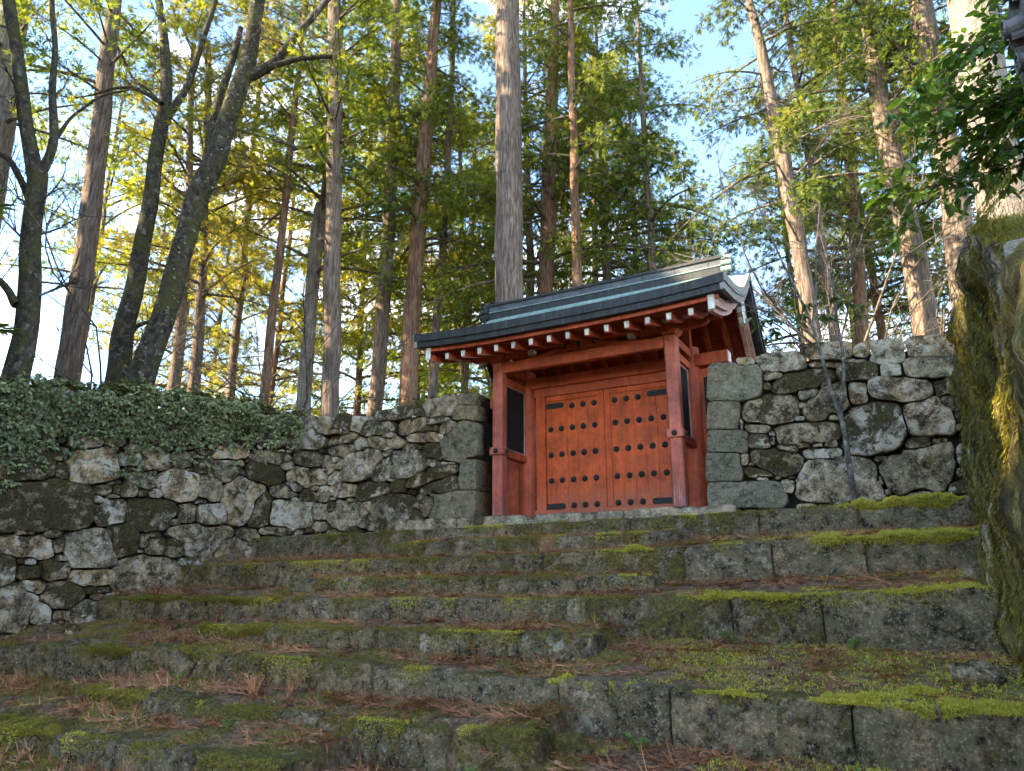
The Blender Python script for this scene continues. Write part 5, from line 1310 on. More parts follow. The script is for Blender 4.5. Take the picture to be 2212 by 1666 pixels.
# --- evergreen broadleaf tree leaning in from the right
def broad_tree():
    root = empty('evergreen_tree', (8.2, -3.2, 1.8)); tag(root, 'glossy dark broadleaf evergreen reaching in at the upper right', 'tree')
    tp = [(8.2, -3.2, 1.5, 0.16), (8.0, -3.3, 3.0, 0.14), (7.7, -3.4, 4.6, 0.11), (7.4, -3.5, 6.2, 0.06)]
    qd = resample(tp, 20, 0.05, 3); V, F = tube_np(qd[:, :3], qd[:, 3], 10, 3, 0.1); link('trunk', np_mesh('trunk', V, F), M['bark_moss'], root)
    gr = np.random.default_rng(5)
    ends = [(5.0, -4.2, 3.1), (5.3, -4.5, 3.5), (4.75, -4.3, 2.7), (5.6, -4.0, 2.75), (5.2, -3.8, 3.9), (5.9, -4.4, 3.3), (6.2, -4.1, 2.75), (5.7, -4.6, 4.0), (6.4, -4.3, 3.8), (4.95, -3.9, 2.55), (6.0, -3.9, 4.5), (5.5, -3.6, 4.3), (6.5, -4.5, 3.1), (5.3, -4.1, 2.7), (5.85, -4.2, 2.95), (6.3, -4.6, 4.4), (5.6, -4.3, 3.55), (6.0, -4.2, 3.6), (5.4, -4.0, 3.2), (6.1, -4.5, 3.05), (6.4, -4.2, 3.45), (5.9, -4.3, 4.1), (5.0, -4.4, 3.7), (5.7, -4.2, 3.1)]
    parts = []; C0 = []; DD = []
    for e in ends:
        st = qd[gr.integers(5, 15), :3]; e = np.array(e)
        t = np.linspace(0, 1, 9)[:, None]
        mid = np.array([0, 0, 0.35]) * (t * (1 - t) * 2)
        P = st + (e - st) * t + mid + gr.normal(size=(9, 3)) * 0.03 * t
        parts.append(tube_np(P, np.linspace(0.022, 0.005, 9), 5))
        dirb = (e - st) / np.linalg.norm(e - st)
        for k in range(20):
            tt = 0.4 + 0.6 * k / 19
            b0 = np.array([np.interp(tt, t[:, 0], P[:, i]) for i in range(3)])
            d = dirb * 0.6 + gr.normal(size=3) * 0.6; d[2] -= 0.15; d /= np.linalg.norm(d)
            Lb = gr.uniform(0.2, 0.45)
            pts = [b0, b0 + d * Lb * 0.5, b0 + d * Lb + np.array([0, 0, -0.05])]
            parts.append(tube_np(pts, [0.006, 0.004, 0.002], 4))
            nl = gr.integers(8, 13)
            for m in range(nl):
                f = (m + 1) / nl
                C0.append(b0 + d * Lb * f); sd_ = np.cross(d, (0, 0, 1)) * (1 if m % 2 else -1)
                DD.append(d * 0.6 + sd_ * 0.8 + np.array([0, 0, -0.25]) + gr.normal(size=3) * 0.2)
    V, F = merge(parts); link('limbs', np_mesh('limbs', V, F), M['bark_twig'], root)['kind'] = 'stuff'
    C0 = np.array(C0); DD = np.array(DD); n = len(C0)
    L = gr.uniform(0.085, 0.15, n)
    V, F = leaves_np(C0, DD, np.array([0, 0, 1.0]) + gr.normal(size=(n, 3)) * 0.35, L, L * 0.24, 0.2, 0.15)
    link('foliage', np_mesh('foliage', V, F, smooth=False), M['broad'], root)['kind'] = 'stuff'
broad_tree()

# --- young tree in front of the right wall
def sapling():
    root = empty('sapling', (4.0, -1.42, -0.03)); tag(root, 'slim two-stemmed young tree with few leathery leaves before the right wall', 'tree')
    st = [(4.02, -1.42, -0.1, 0.04), (3.98, -1.42, 0.5, 0.036), (3.97, -1.42, 1.0, 0.033), (3.95, -1.42, 1.25, 0.032)]
    A = [(3.95, -1.42, 1.2, 0.027), (3.86, -1.42, 1.7, 0.025), (3.80, -1.43, 2.2, 0.023), (3.74, -1.44, 2.6, 0.02), (3.5, -1.45, 3.3, 0.016), (3.3, -1.5, 4.1, 0.012), (3.15, -1.5, 4.9, 0.006)]
    A2 = [(3.76, -1.44, 2.45, 0.018), (3.86, -1.45, 2.9, 0.015), (3.9, -1.4, 3.6, 0.012), (4.05, -1.4, 4.4, 0.005)]
    B = [(3.96, -1.42, 1.2, 0.026), (4.07, -1.42, 1.6, 0.024), (4.10, -1.42, 2.1, 0.021), (4.06, -1.42, 2.5, 0.018), (4.10, -1.4, 3.1, 0.014), (4.0, -1.4, 3.9, 0.006)]
    B2 = [(4.10, -1.42, 2.2, 0.014), (4.25, -1.44, 2.6, 0.012), (4.3, -1.44, 3.1, 0.01), (4.55, -1.46, 3.7, 0.004)]
    Cb = [(3.74, -1.44, 2.2, 0.013), (3.5, -1.48, 2.5, 0.011), (3.2, -1.52, 2.75, 0.009), (2.9, -1.56, 2.95, 0.005), (2.6, -1.6, 3.02, 0.003)]
    for i, p in enumerate((st, A, A2, B, B2, Cb)):
        qd = resample(p, 16, 0.03, 40 + i); V, F = tube_np(qd[:, :3], qd[:, 3], 8, i, 0.15)
        link('trunk' if i == 0 else 'stem', np_mesh('stem', V, F), M['bark_sap'], root)
    gr = np.random.default_rng(21)
    C0 = []; DD = []
    for c, n, rr in (((3.05, -1.5, 2.62), 5, 0.16), ((3.25, -1.52, 2.58), 4, 0.14), ((3.7, -1.44, 2.75), 4, 0.16), ((4.2, -1.44, 2.72), 4, 0.2), ((4.0, -1.42, 2.9), 4, 0.2), ((4.35, -1.42, 2.6), 3, 0.12), ((3.88, -1.42, 2.55), 3, 0.12)):
        for k in range(n):
            cc = np.array(c) + gr.normal(size=3) * rr * np.array([1, 0.6, 0.6])
            m = 7
            for j in range(m):
                a = 2 * math.pi * j / m + gr.random()
                C0.append(cc); DD.append((math.cos(a), math.sin(a) * 0.8, -0.35 + gr.normal() * 0.25))
    n = len(C0); L = gr.uniform(0.10, 0.17, n)
    V, F = leaves_np(np.array(C0), np.array(DD), np.array([0, 0, 1.0]) + gr.normal(size=(n, 3)) * 0.3, L, L * 0.19, 0.15, 0.3)
    link('foliage', np_mesh('foliage', V, F, smooth=False), M['shrub'], root)['kind'] = 'stuff'
    parts = []
    gq = random.Random(9)
    for k in range(46):
        p = random.Random(k).choice([A, A2, B, B2, Cb]); a, b = p[-2][:3], p[-1][:3]; t = gq.random()
        a, b = p[len(p) // 2][:3], p[-1][:3]
        c = np.array(a) * (1 - t) + np.array(b) * t; d = np.array([gq.gauss(-0.2, 0.7), gq.gauss(0, 0.3), gq.gauss(0.15, 0.4)])
        for _ in range(3):
            d2 = d + np.array([gq.gauss(0, 0.3), gq.gauss(0, 0.2), gq.gauss(0, 0.3)])
            parts.append(tube_np([c, c + d2 * 0.25, c + d2 * 0.5 + np.array([0, 0, gq.gauss(0, 0.05)])], [0.005, 0.003, 0.0015], 3))
    V, F = merge(parts); link('twigs', np_mesh('twigs', V, F), M['bark_twig'], root)['kind'] = 'stuff'
sapling()

# --- low evergreen shrubs along the wall tops
def shrub(name, label, c, rx, h, n, leafL, seed, mat='shrub'):
    gr = np.random.default_rng(seed); root = empty(name, c); tag(root, label, 'shrub')
    parts = []; C0 = []; DD = []
    for k in range(n):
        b = np.array(c) + np.array([gr.normal() * rx * 0.3, gr.normal() * 0.2, -0.1])
        tip = np.array(c) + np.array([gr.normal() * rx, gr.normal() * 0.35, h * gr.uniform(0.35, 1.0)])
        mid = (b + tip) / 2 + gr.normal(size=3) * 0.06
        parts.append(tube_np([b, mid, tip], [0.012, 0.008, 0.003], 4))
        for j in range(12):
            t = 0.35 + 0.65 * j / 11
            C0.append(b * (1 - t) + tip * t if t > 0.5 else mid); a = gr.uniform(0, 6.28)
            DD.append((math.cos(a), math.sin(a), gr.normal() * 0.4))
    V, F = merge(parts); link('stems', np_mesh('stems', V, F), M['bark_twig'], root)['kind'] = 'stuff'
    m = len(C0); L = gr.uniform(leafL * 0.7, leafL * 1.2, m)
    V, F = leaves_np(np.array(C0), np.array(DD), np.array([0, 0, 1.0]) + gr.normal(size=(m, 3)) * 0.3, L, L * 0.2, 0.2, 0.2)
    link('foliage', np_mesh('foliage', V, F, smooth=False), M[mat], root)['kind'] = 'stuff'
shrub('shrub', 'low dark evergreen shrub on the wall top left of the gate post', (-4.0, -0.2, 2.1), 0.45, 0.7, 34, 0.13, 1)
shrub('shrub', 'leafy shrub at the foot of the slim grey cedar on the wall', (-5.6, 0.6, 2.05), 0.5, 0.6, 30, 0.13, 2)
shrub('shrub', 'shrub at the foot of the reddish cypress behind the wall', (-4.9, 0.0, 2.1), 0.4, 0.55, 26, 0.13, 3)
shrub('shrub', 'shrub at the foot of the straight grey cedar where the ivy ends', (-7.2, -0.5, 2.2), 0.4, 0.45, 22, 0.12, 4)
shrub('shrub', 'sprouting shrub on the ivy at the foot of the leaning trunk', (-8.3, -3.6, 2.1), 0.35, 0.6, 18, 0.13, 5)
shrub('shrub', 'sprouting shrub on the ivy at the foot of the leftmost cedar', (-9.3, -4.4, 2.0), 0.4, 0.7, 20, 0.13, 6)
# ------------------------------------------------------------------ moss-draped rock wall along the right side
flank = empty('rock_wall', (5.5, -4.0, -1.5)); tag(flank, 'tall rock wall draped in moss and roots at the right edge', 'rock wall')
ya, za = np.concatenate([np.arange(-9.4, -6.8, 0.12), np.arange(-6.8, -0.75, 0.035)]), np.linspace(-2.9, 2.12, 130)
def flank_x(y, z):
    p = Vector((0.0, y, z))
    lump = mn.fractal(Vector((3.1, y * 1.3, z * 0.8)), 1.0, 2.0, 3) * 0.10
    fold = (1 - abs(mn.noise(Vector((7.0, y * 7.5, z * 0.7))))) ** 2 * 0.075 + (1 - abs(mn.noise(Vector((2.0, y * 17.0, z * 1.6))))) ** 2 * 0.035
    rough_ = mn.fractal(Vector((1.0, y * 16, z * 7.0)), 1.0, 2.0, 4) * 0.03
    ledge = max(0.0, mn.noise(Vector((11.0, y * 1.6, z * 2.4)))) * 0.14
    return 5.38 + 0.05 * (z + 0.5) - lump - fold - rough_ - ledge + 0.25 * float(smooth01(z, 1.55, 2.12)) ** 2
topz = lambda y: 2.02 + 0.12 * mn.noise(Vector((y * 1.7, 0, 9))) - 1.5 * float(smooth01(-y, 4.3, 8.2))
V = []
for y in ya:
    tz = topz(y)
    for z in za:
        zz_ = min(z, tz)
        V.append((flank_x(y, z) if z <= tz else flank_x(y, tz) + (z - tz) * 6.0, y, zz_))
n = len(za); b = len(V)
idx = np.arange(len(V)).reshape(len(ya), n)
F = np.stack([idx[:-1, :-1], idx[:-1, 1:], idx[1:, 1:], idx[1:, :-1]], -1).reshape(-1, 4)
t = NT('mossy_rock', 0.95)
sv_ = t.mapping(scale=(1, 5.5, 0.9))
n1 = t.noise(1.6, 8, 0.72, sv_, dist=0.3)
c = t.ramp(n1, [(0.36, (0.03, 0.024, 0.012)), (0.45, (0.11, 0.092, 0.028)), (0.52, (0.22, 0.185, 0.05)), (0.58, (0.33, 0.28, 0.08)), (0.62, (0.55, 0.49, 0.40))])
c = t.mix(t.ramp(t.noise(1.1, 4, 0.6), [(0.5, 0.0), (0.62, 0.7)]), c, t.ramp(t.noise(20, 5, 0.7), [(0.3, (0.03, 0.024, 0.014)), (0.7, (0.12, 0.095, 0.06))]))
t.color(t.mix(0.8, c, t.ramp(t.noise(55, 4, 0.7), [(0.3, 0.4), (0.7, 1.5)]), 'MULTIPLY'))
t.bump(t.math('ADD', t.noise(38, 6, 0.75), t.noise(7, 5, 0.7, sv_)), 1.0, 0.06)
M['mossy_rock'] = t.m
link('rock_face', np_mesh('rock_face', np.array(V), F), M['mossy_rock'], flank)
# back and top of the bank behind the face
MB().box(5.95, 9.5, -5.2, -0.7, -3, 1.45).build('bank', M['floor'], flank)
g = np.random.default_rng(31)
n = 60000
y = g.uniform(-6.6, -0.85, n); z = g.uniform(-1.8, 2.05, n)
msk = np.array([mn.fractal(Vector((2.0, a * 2.6, b * 0.8)), 1.0, 2.0, 3) for a, b in zip(y, z)])
k = msk > -0.12
y, z = y[k], z[k]; n = len(y)
x = np.array([flank_x(a, b) for a, b in zip(y, z)])
L = g.uniform(0.02, 0.06, n); w = g.uniform(0.003, 0.007, n)
o = np.stack([x - 0.004, y, z], -1); d = np.stack([-g.uniform(0.1, 0.7, n), g.normal(size=n) * 0.35, -g.uniform(0.5, 1.1, n)], -1)
d /= np.linalg.norm(d, axis=1)[:, None]
sdv = np.stack([g.normal(size=n) * 0.3, np.ones(n), g.normal(size=n) * 0.3], -1)
V = np.stack([o - sdv * w[:, None], o + d * (L * 0.5)[:, None] - sdv * (w * 1.1)[:, None] + np.array([-0.006, 0, 0]), o + d * L[:, None], o + d * (L * 0.5)[:, None] + sdv * (w * 1.1)[:, None] + np.array([-0.006, 0, 0])], 1).reshape(-1, 3)
link('moss', np_mesh('hanging_moss', V, np.arange(len(V)).reshape(-1, 4), smooth=False), M['moss_dark'], flank)['kind'] = 'stuff'
n = 5200
yt = g.uniform(-6.4, -0.85, n); bt = g.random(n) ** 1.5 * 0.35
Pt = np.array([(flank_x(a, topz(a)) + b_, a, topz(a) - 0.01) for a, b_ in zip(yt, bt)])
d = g.normal(size=(n, 3)) * 0.5 + np.array([-0.35, 0, 0.8]); d /= np.linalg.norm(d, axis=1)[:, None]
sdv = np.cross(d, g.normal(size=(n, 3))); sdv /= np.linalg.norm(sdv, axis=1)[:, None]
L = g.uniform(0.03, 0.11, n)[:, None]
V = np.stack([Pt - sdv * 0.006, Pt + sdv * 0.006, Pt + d * L], 1).reshape(-1, 3)
link('top_growth', np_mesh('top_growth', V, np.arange(len(V)).reshape(-1, 3), smooth=False), M['moss_dark'], flank)['kind'] = 'stuff'
parts = []
gq = random.Random(8)
for kx in range(60):
    y0 = gq.uniform(-6.5, -1.0); z0 = topz(y0) + 0.02; L = gq.uniform(0.2, 0.7); pts = []
    yy_ = y0
    for q in range(7):
        zz_ = z0 - L * q / 6; yy_ += gq.gauss(0, 0.035)
        pts.append((flank_x(yy_, zz_) - 0.02 - gq.uniform(0, 0.03), yy_, zz_))
    parts.append(tube_np(pts, np.linspace(0.007, 0.002, 7), 4))
V, F = merge(parts); link('roots', np_mesh('roots', V, F), M['bark_twig'], flank)['kind'] = 'stuff'

# ------------------------------------------------------------------ moss
def tufts(P, N, size, mat, name, parent=None, seed=0, nb=3):
    gr = np.random.default_rng(seed); n = len(P); Vs = []
    for j in range(nb):
        d = N + gr.normal(size=(n, 3)) * 0.55; d /= np.linalg.norm(d, axis=1)[:, None]
        s = np.cross(d, gr.normal(size=(n, 3))); s /= np.linalg.norm(s, axis=1)[:, None] + 1e-9
        L = size * gr.uniform(0.6, 1.3, n)[:, None]; w = L * 0.22
        o = P + gr.normal(size=(n, 3)) * size * 0.35
        Vs.append(np.stack([o - s * w, o + s * w, o + d * L], 1))
    V = np.concatenate(Vs).reshape(-1, 3)
    ob = link(name, np_mesh(name, V, np.arange(len(V)).reshape(-1, 3), smooth=False), M[mat], parent); ob['kind'] = 'stuff'
    return ob
t = NT('moss_bed', 0.98)
t.color(t.ramp(t.noise(26, 5, 0.7), [(0.3, (0.10, 0.105, 0.022)), (0.55, (0.26, 0.26, 0.05)), (0.75, (0.42, 0.40, 0.09))])); t.bump(t.noise(70, 4, 0.7), 1.0, 0.03); M['moss_bed'] = t.m
MATS = [  # row, x0, x1, depth back from the edge, thickness, overhang, leaf, label
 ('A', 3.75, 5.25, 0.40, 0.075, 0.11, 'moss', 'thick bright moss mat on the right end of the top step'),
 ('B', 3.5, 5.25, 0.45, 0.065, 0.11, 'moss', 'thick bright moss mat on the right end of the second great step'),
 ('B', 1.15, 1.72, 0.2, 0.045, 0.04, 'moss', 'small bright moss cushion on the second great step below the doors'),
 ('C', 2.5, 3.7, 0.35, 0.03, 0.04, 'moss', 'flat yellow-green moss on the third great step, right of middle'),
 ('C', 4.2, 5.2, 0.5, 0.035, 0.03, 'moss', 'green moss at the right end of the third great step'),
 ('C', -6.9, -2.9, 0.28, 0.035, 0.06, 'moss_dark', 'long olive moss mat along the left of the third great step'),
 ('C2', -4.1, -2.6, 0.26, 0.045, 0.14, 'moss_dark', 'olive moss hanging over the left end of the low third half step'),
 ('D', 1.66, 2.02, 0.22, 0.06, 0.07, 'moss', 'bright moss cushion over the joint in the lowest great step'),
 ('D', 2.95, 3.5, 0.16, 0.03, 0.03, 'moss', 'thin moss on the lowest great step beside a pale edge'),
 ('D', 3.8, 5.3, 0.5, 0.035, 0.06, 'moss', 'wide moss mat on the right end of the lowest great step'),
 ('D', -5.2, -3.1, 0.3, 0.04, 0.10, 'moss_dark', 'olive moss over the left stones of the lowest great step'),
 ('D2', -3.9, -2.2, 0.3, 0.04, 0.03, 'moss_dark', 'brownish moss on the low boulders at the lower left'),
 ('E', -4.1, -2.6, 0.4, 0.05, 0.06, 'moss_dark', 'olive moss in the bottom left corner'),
]
gm = np.random.default_rng(77)
for mi, (rk, x0, x1, dep, th, ov, mat, lab) in enumerate(MATS):
    rw = ROWS[rk]; nx_ = int((x1 - x0) / 0.03); ns_ = 22
    root = empty('moss_mat', ((x0 + x1) / 2, rw['Y'], rw['z']((x0 + x1) / 2))); tag(root, lab, 'moss', kind='stuff')
    V = np.zeros((nx_ + 1, ns_ + 1, 3))
    for i in range(nx_ + 1):
        x = x0 + (x1 - x0) * i / nx_
        ef = float(smooth01(min(x - x0, x1 - x), 0.0, 0.22))
        nv = mn.fractal(Vector((x * 2.3, mi, 0)), 1.0, 2.0, 3)
        ovx = ov * max(0.05, 0.7 + 0.9 * nv) * ef; dpx = dep * max(0.15, 0.8 + 0.6 * nv) * (0.4 + 0.6 * ef)
        tot = dpx + ovx
        for j in range(ns_ + 1):
            u = j / ns_ * tot                         # from the back edge forward, then down the face
            fade = float(smooth01(min(u, tot - u), 0, 0.09)) * ef
            fade *= float(smooth01(mn.fractal(Vector((x * 3.4 + mi * 5.1, u * 4.2, 2.0)), 1.0, 2.0, 4), -0.28, 0.12))
            h = th * fade * (0.75 + 0.6 * mn.fractal(Vector((x * 7, u * 7, mi * 3.1)), 1.0, 2.0, 3)) - 0.012 * (1 - fade) ** 4
            zt = rw['z'](x)
            if u < dpx:
                y = rw['Y'] + dpx - u; zb = max(zsoil(x, y), zt - 0.004) - 0.012 * (1 - fade)
                a = float(smooth01(dpx - u, 0.0, 0.07))
                V[i, j] = (x, y - h * (1 - a) * 0.8, zb + h * (0.45 + 0.55 * a))
            else:
                dn = u - dpx
                V[i, j] = (x, rw['Y'] - 0.012 * fade - h * 0.85, zt - dn + h * 0.4 * (1 - dn / max(ovx, 1e-3)))
    idx = np.arange((nx_ + 1) * (ns_ + 1)).reshape(nx_ + 1, ns_ + 1)
    F = np.stack([idx[:-1, :-1], idx[:-1, 1:], idx[1:, 1:], idx[1:, :-1]], -1).reshape(-1, 4)
    me = np_mesh('moss_bed', V.reshape(-1, 3), F); link('moss_bed', me, M['moss_bed'], root)['kind'] = 'stuff'
    du = np.gradient(V, axis=0); dv = np.gradient(V, axis=1); N = np.cross(du, dv); N /= np.linalg.norm(N, axis=2)[:, :, None] + 1e-9
    if N[..., 2].mean() < 0: N = -N
    cnt = int(min(16000, 9000 * (x1 - x0) * (dep + ov) / 0.5))
    ii = gm.integers(0, nx_, cnt); jj = gm.integers(0, ns_, cnt); fa = gm.random((cnt, 1)); fb = gm.random((cnt, 1))
    P = V[ii, jj] * (1 - fa) * (1 - fb) + V[ii + 1, jj] * fa * (1 - fb) + V[ii, jj + 1] * (1 - fa) * fb + V[ii + 1, jj + 1] * fa * fb
    H_ = V[ii, jj, 2] - np.array([max(zsoil(a_, b_), rw['z'](a_) - 0.004) for a_, b_ in V[ii, jj, :2]])
    ok = (H_ > 0.004) | (jj > ns_ * 0.7)
    P, ii, jj = P[ok], ii[ok], jj[ok]
    tufts(P, N[ii, jj], 0.019, mat, 'moss_tufts', root, 100 + mi)

# scattered moss over the terraces
n = 130000
x = gm.uniform(-8.0, 5.3, n); y = gm.uniform(-9.2, -1.7, n)
nv = np.array([mn.fractal(Vector((a * 0.9, b * 1.6, 6.0)), 1.0, 2.0, 4) for a, b in zip(x, y)])
right = smooth01(x, 1.5, 3.0)
thr = 0.03 - 0.36 * right * ((y < -4.3) & (y > -5.8)) - 0.10 * (y < -6.4) * right + 0.05 * (y > -4.2)
k = nv > thr
x, y, right = x[k], y[k], right[k]
z = np.array([zsoil(a, b) for a, b in zip(x, y)]) + 0.012
P = np.stack([x, y, z], -1); Nn = np.tile([0, -0.1, 1.0], (len(P), 1))
br = right > 0.5
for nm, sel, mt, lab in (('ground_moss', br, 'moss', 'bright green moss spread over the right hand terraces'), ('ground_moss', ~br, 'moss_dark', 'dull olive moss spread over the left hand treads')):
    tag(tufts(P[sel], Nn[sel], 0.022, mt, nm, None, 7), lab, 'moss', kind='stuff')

ex = []; en = []
for k in ORDER:
    rw = ROWS[k]
    for _ in range(int(2400 * (rw['x1'] - rw['x0']) / 4)):
        x_ = gm.uniform(rw['x0'], min(rw['x1'], 5.25))
        m_ = mn.fractal(Vector((x_ * 1.4, rw['Y'] * 2.7, 5.0)), 1.0, 2.0, 4)
        if m_ < -0.02: continue
        dn = abs(gm.normal()) * 0.05 * (1 + 2 * m_); bk = gm.random() < 0.5
        ex.append((x_, rw['Y'] + (gm.random() * 0.14 if bk else -0.012 - dn * 0.1), rw['z'](x_) - (0.0 if bk else dn))); en.append((0, -0.2, 1.0) if bk else (0, -1.0, 0.3))
ex = np.array(ex); en = np.array(en)
sel = np.array([mn.noise(Vector((p[0] * 0.5, p[1] * 0.5, 1.0))) + 0.12 * p[0] / 4 > 0 for p in ex])
for sl_, mt, lab in ((sel, 'moss', 'yellow-green moss fringing the chipped edges of the right steps'), (~sel, 'moss_dark', 'olive moss fringing the chipped edges of the left steps')):
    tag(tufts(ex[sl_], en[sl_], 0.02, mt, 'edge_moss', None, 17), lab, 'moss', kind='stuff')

# ------------------------------------------------------------------ dead cedar fronds
def frond_np(gr, L):
    """one dead frond: a bent stem with rows of thin needles-twigs; local, lying along +x"""
    Vs = []; Fs = []; b = 0
    def strip(pts, w0):
        nonlocal b
        n = len(pts)
        for i, p in enumerate(pts):
            t = pts[min(i + 1, n - 1)] - pts[max(i - 1, 0)]; sdir = np.cross(t, (gr.normal() * 0.3, gr.normal() * 0.3, 1.0)); sdir /= np.linalg.norm(sdir) + 1e-9
            w = w0 * (1 - 0.75 * i / (n - 1)); Vs.append(p - sdir * w); Vs.append(p + sdir * w + np.array([0, 0, w * 0.6]))
        for i in range(n - 1): Fs.append((b + 2 * i, b + 2 * i + 1, b + 2 * i + 3, b + 2 * i + 2))
        b += 2 * n
    cv = gr.normal() * 0.5; up = gr.uniform(0.0, 0.14)
    stem = [np.array([L * u, cv * L * u * u * 0.5, up * L * (u - u * u * 0.9)]) for u in np.linspace(0, 1, 6)]
    strip(stem, 0.0045)
    for k in range(int(14 + gr.integers(0, 8))):
        u = gr.uniform(0.12, 0.95); p = np.array([np.interp(u, np.linspace(0, 1, 6), [q[i] for q in stem]) for i in range(3)])
        sgn = 1 if k % 2 else -1; l = L * gr.uniform(0.22, 0.5) * (1.1 - 0.5 * u)
        d = np.array([0.8, sgn * gr.uniform(0.25, 0.7), gr.normal() * 0.12])
        strip([p, p + d * l * 0.5, p + d * l + np.array([l * 0.12, 0, gr.normal() * 0.03])], 0.004)
    return np.array(Vs), np.array(Fs)
gf = np.random.default_rng(91)
FR = [frond_np(gf, l) for l in (0.16, 0.2, 0.24, 0.3, 0.22, 0.18)]
def place(v, x, y, rz, tilt, sc):
    ca, sa = math.cos(rz), math.sin(rz)
    w = v * sc; w = np.stack([w[:, 0] * math.cos(tilt) - w[:, 2] * math.sin(tilt), w[:, 1], w[:, 0] * math.sin(tilt) + w[:, 2] * math.cos(tilt)], -1)
    w = np.stack([w[:, 0] * ca - w[:, 1] * sa, w[:, 0] * sa + w[:, 1] * ca, w[:, 2]], -1)
    return w
parts = []
cnt = 0
while cnt < 5000:
    x = gf.uniform(-8.0, 5.3); y = gf.uniform(-9.3, -1.7)
    w = 0.28 + 0.9 * mn.fractal(Vector((x * 0.8, y * 1.7, 2.2)), 1.0, 2.0, 3)
    # litter drifts against the foot of each riser
    for k in ORDER:
        rw = ROWS[k]
        if rw['x0'] < x < rw['x1'] and -0.42 < y - rw['Y'] < -0.02: w += 0.35
    if gf.random() > w: continue
    v, f = FR[gf.integers(0, 6)]
    rz = gf.normal() * 0.5 + (0 if gf.random() < 0.5 else math.pi)
    P = place(v, x, y, rz, gf.normal() * 0.07, gf.uniform(0.8, 1.9))
    base = zsoil(x, y) + 0.014
    P[:, 2] += base
    P[:, 0] += x; P[:, 1] += y
    parts.append((P, f)); cnt += 1
V, F = merge(parts)
tag(link('cedar_litter', np_mesh('cedar_litter', V, F, smooth=False), M['dead']), 'reddish brown litter of dead cedar fronds strewn over the steps', 'leaf litter', kind='stuff')
# crumbs: needles and small leaf bits
n = 9000
x = gf.uniform(-8, 5.3, n); y = gf.uniform(-9.3, -1.65, n)
z = np.array([zsoil(a, b_) for a, b_ in zip(x, y)]) + 0.022 + gf.random(n) * 0.01
a = gf.uniform(0, 6.28, n); L = gf.uniform(0.012, 0.05, n); w = L * gf.uniform(0.06, 0.3, n)
d = np.stack([np.cos(a), np.sin(a), gf.normal(size=n) * 0.25], -1); sd_ = np.stack([-np.sin(a), np.cos(a), gf.normal(size=n) * 0.3], -1)
o = np.stack([x, y, z], -1)
V = np.stack([o - d * L[:, None] / 2, o + sd_ * w[:, None], o + d * L[:, None] / 2, o - sd_ * w[:, None]], 1).reshape(-1, 3)
tag(link('leaf_crumbs', np_mesh('leaf_crumbs', V, np.arange(len(V)).reshape(-1, 4), smooth=False), M['fallen_leaf']), 'tan crumbs of needles and leaf bits scattered on the treads', 'leaf litter', kind='stuff')

# the larger fronds, one by one: heaps of several sprays on one twig
BIGF = [(-1.05, -6.2, 1.9, 'dead frond standing up against the lowest great step, left of middle'), (-1.5, -6.25, 2.7, 'flat rusty frond heap left of the upright dead frond'), (0.35, -6.15, 0.5, 'rusty frond leaning at the middle of the lowest great step'),
 (1.2, -6.3, 2.9, 'dark curled frond clump on the low boulders'), (1.55, -6.3, 0.6, 'rusty fan-shaped frond right of the dark curled clump'), (2.9, -5.35, 2.5, 'large frond heap at the left of the wide mossy terrace'),
 (3.7, -5.0, 0.4, 'long frond in the middle of the wide mossy terrace'), (4.25, -5.1, 0.3, 'pale brown frond on the right part of the mossy terrace'), (4.05, -5.6, 2.9, 'pinkish frond at the edge of the lowest great step'),
 (0.0, -2.5, 1.9, 'rusty frond hanging off the second great step below the doors'), (-2.0, -2.6, 0.5, 'rusty frond beside the thin pale twig on the second great step'), (2.15, -1.95, 2.8, 'grey-brown frond heap on the top half step right of the doors'),
 (3.2, -2.6, 0.3, 'rusty frond beside the moss on the second great step'), (4.7, -2.5, 2.9, 'frond heap in the corner of the second great step by the rock wall'), (4.9, -1.45, 0.2, 'frond lying on the top step by the rock wall'),
 (0.1, -1.45, 3.0, 'dark bundle of twigs on the gate plinth below the doors'), (-0.4, -3.2, 0.3, 'rusty frond above the third half step'), (0.7, -4.85, 0.2, 'rusty frond lying before the right end of the third half step'),
 (-0.2, -5.4, 2.8, 'frond on the pale-edged slab of the lowest great step'), (5.0, -4.1, 2.6, 'frond drooping over the right end of the third great step'), (-2.1, -7.0, 0.3, 'wispy frond at the lower left above the bottom slab'), (-4.2, -6.1, 1.0, 'upright brown frond tuft at the left below the mossy bank')]
for i, (x, y, rz, lab) in enumerate(BIGF):
    gr = np.random.default_rng(300 + i)
    root_z = zsoil(x, y) + 0.012
    ps = []
    upright = 'upright' in lab or 'standing' in lab or 'hanging' in lab
    for k in range(7):
        v, f = frond_np(gr, gr.uniform(0.18, 0.36))
        P = place(v, 0, 0, rz + gr.normal() * 0.35, (0.75 if upright else 0.06) + gr.normal() * 0.1, 1.0)
        P += np.array([x + gr.normal() * 0.05, y + gr.normal() * 0.03, root_z + abs(gr.normal()) * 0.02]); ps.append((P, f))
    V, F = merge(ps)
    V[:, 2] = np.maximum(V[:, 2], root_z - 0.004)
    tag(link('dead_frond', np_mesh('dead_frond', V, F, smooth=False), M['dead']), lab, 'dead frond', group='larger dead cedar fronds on the steps')

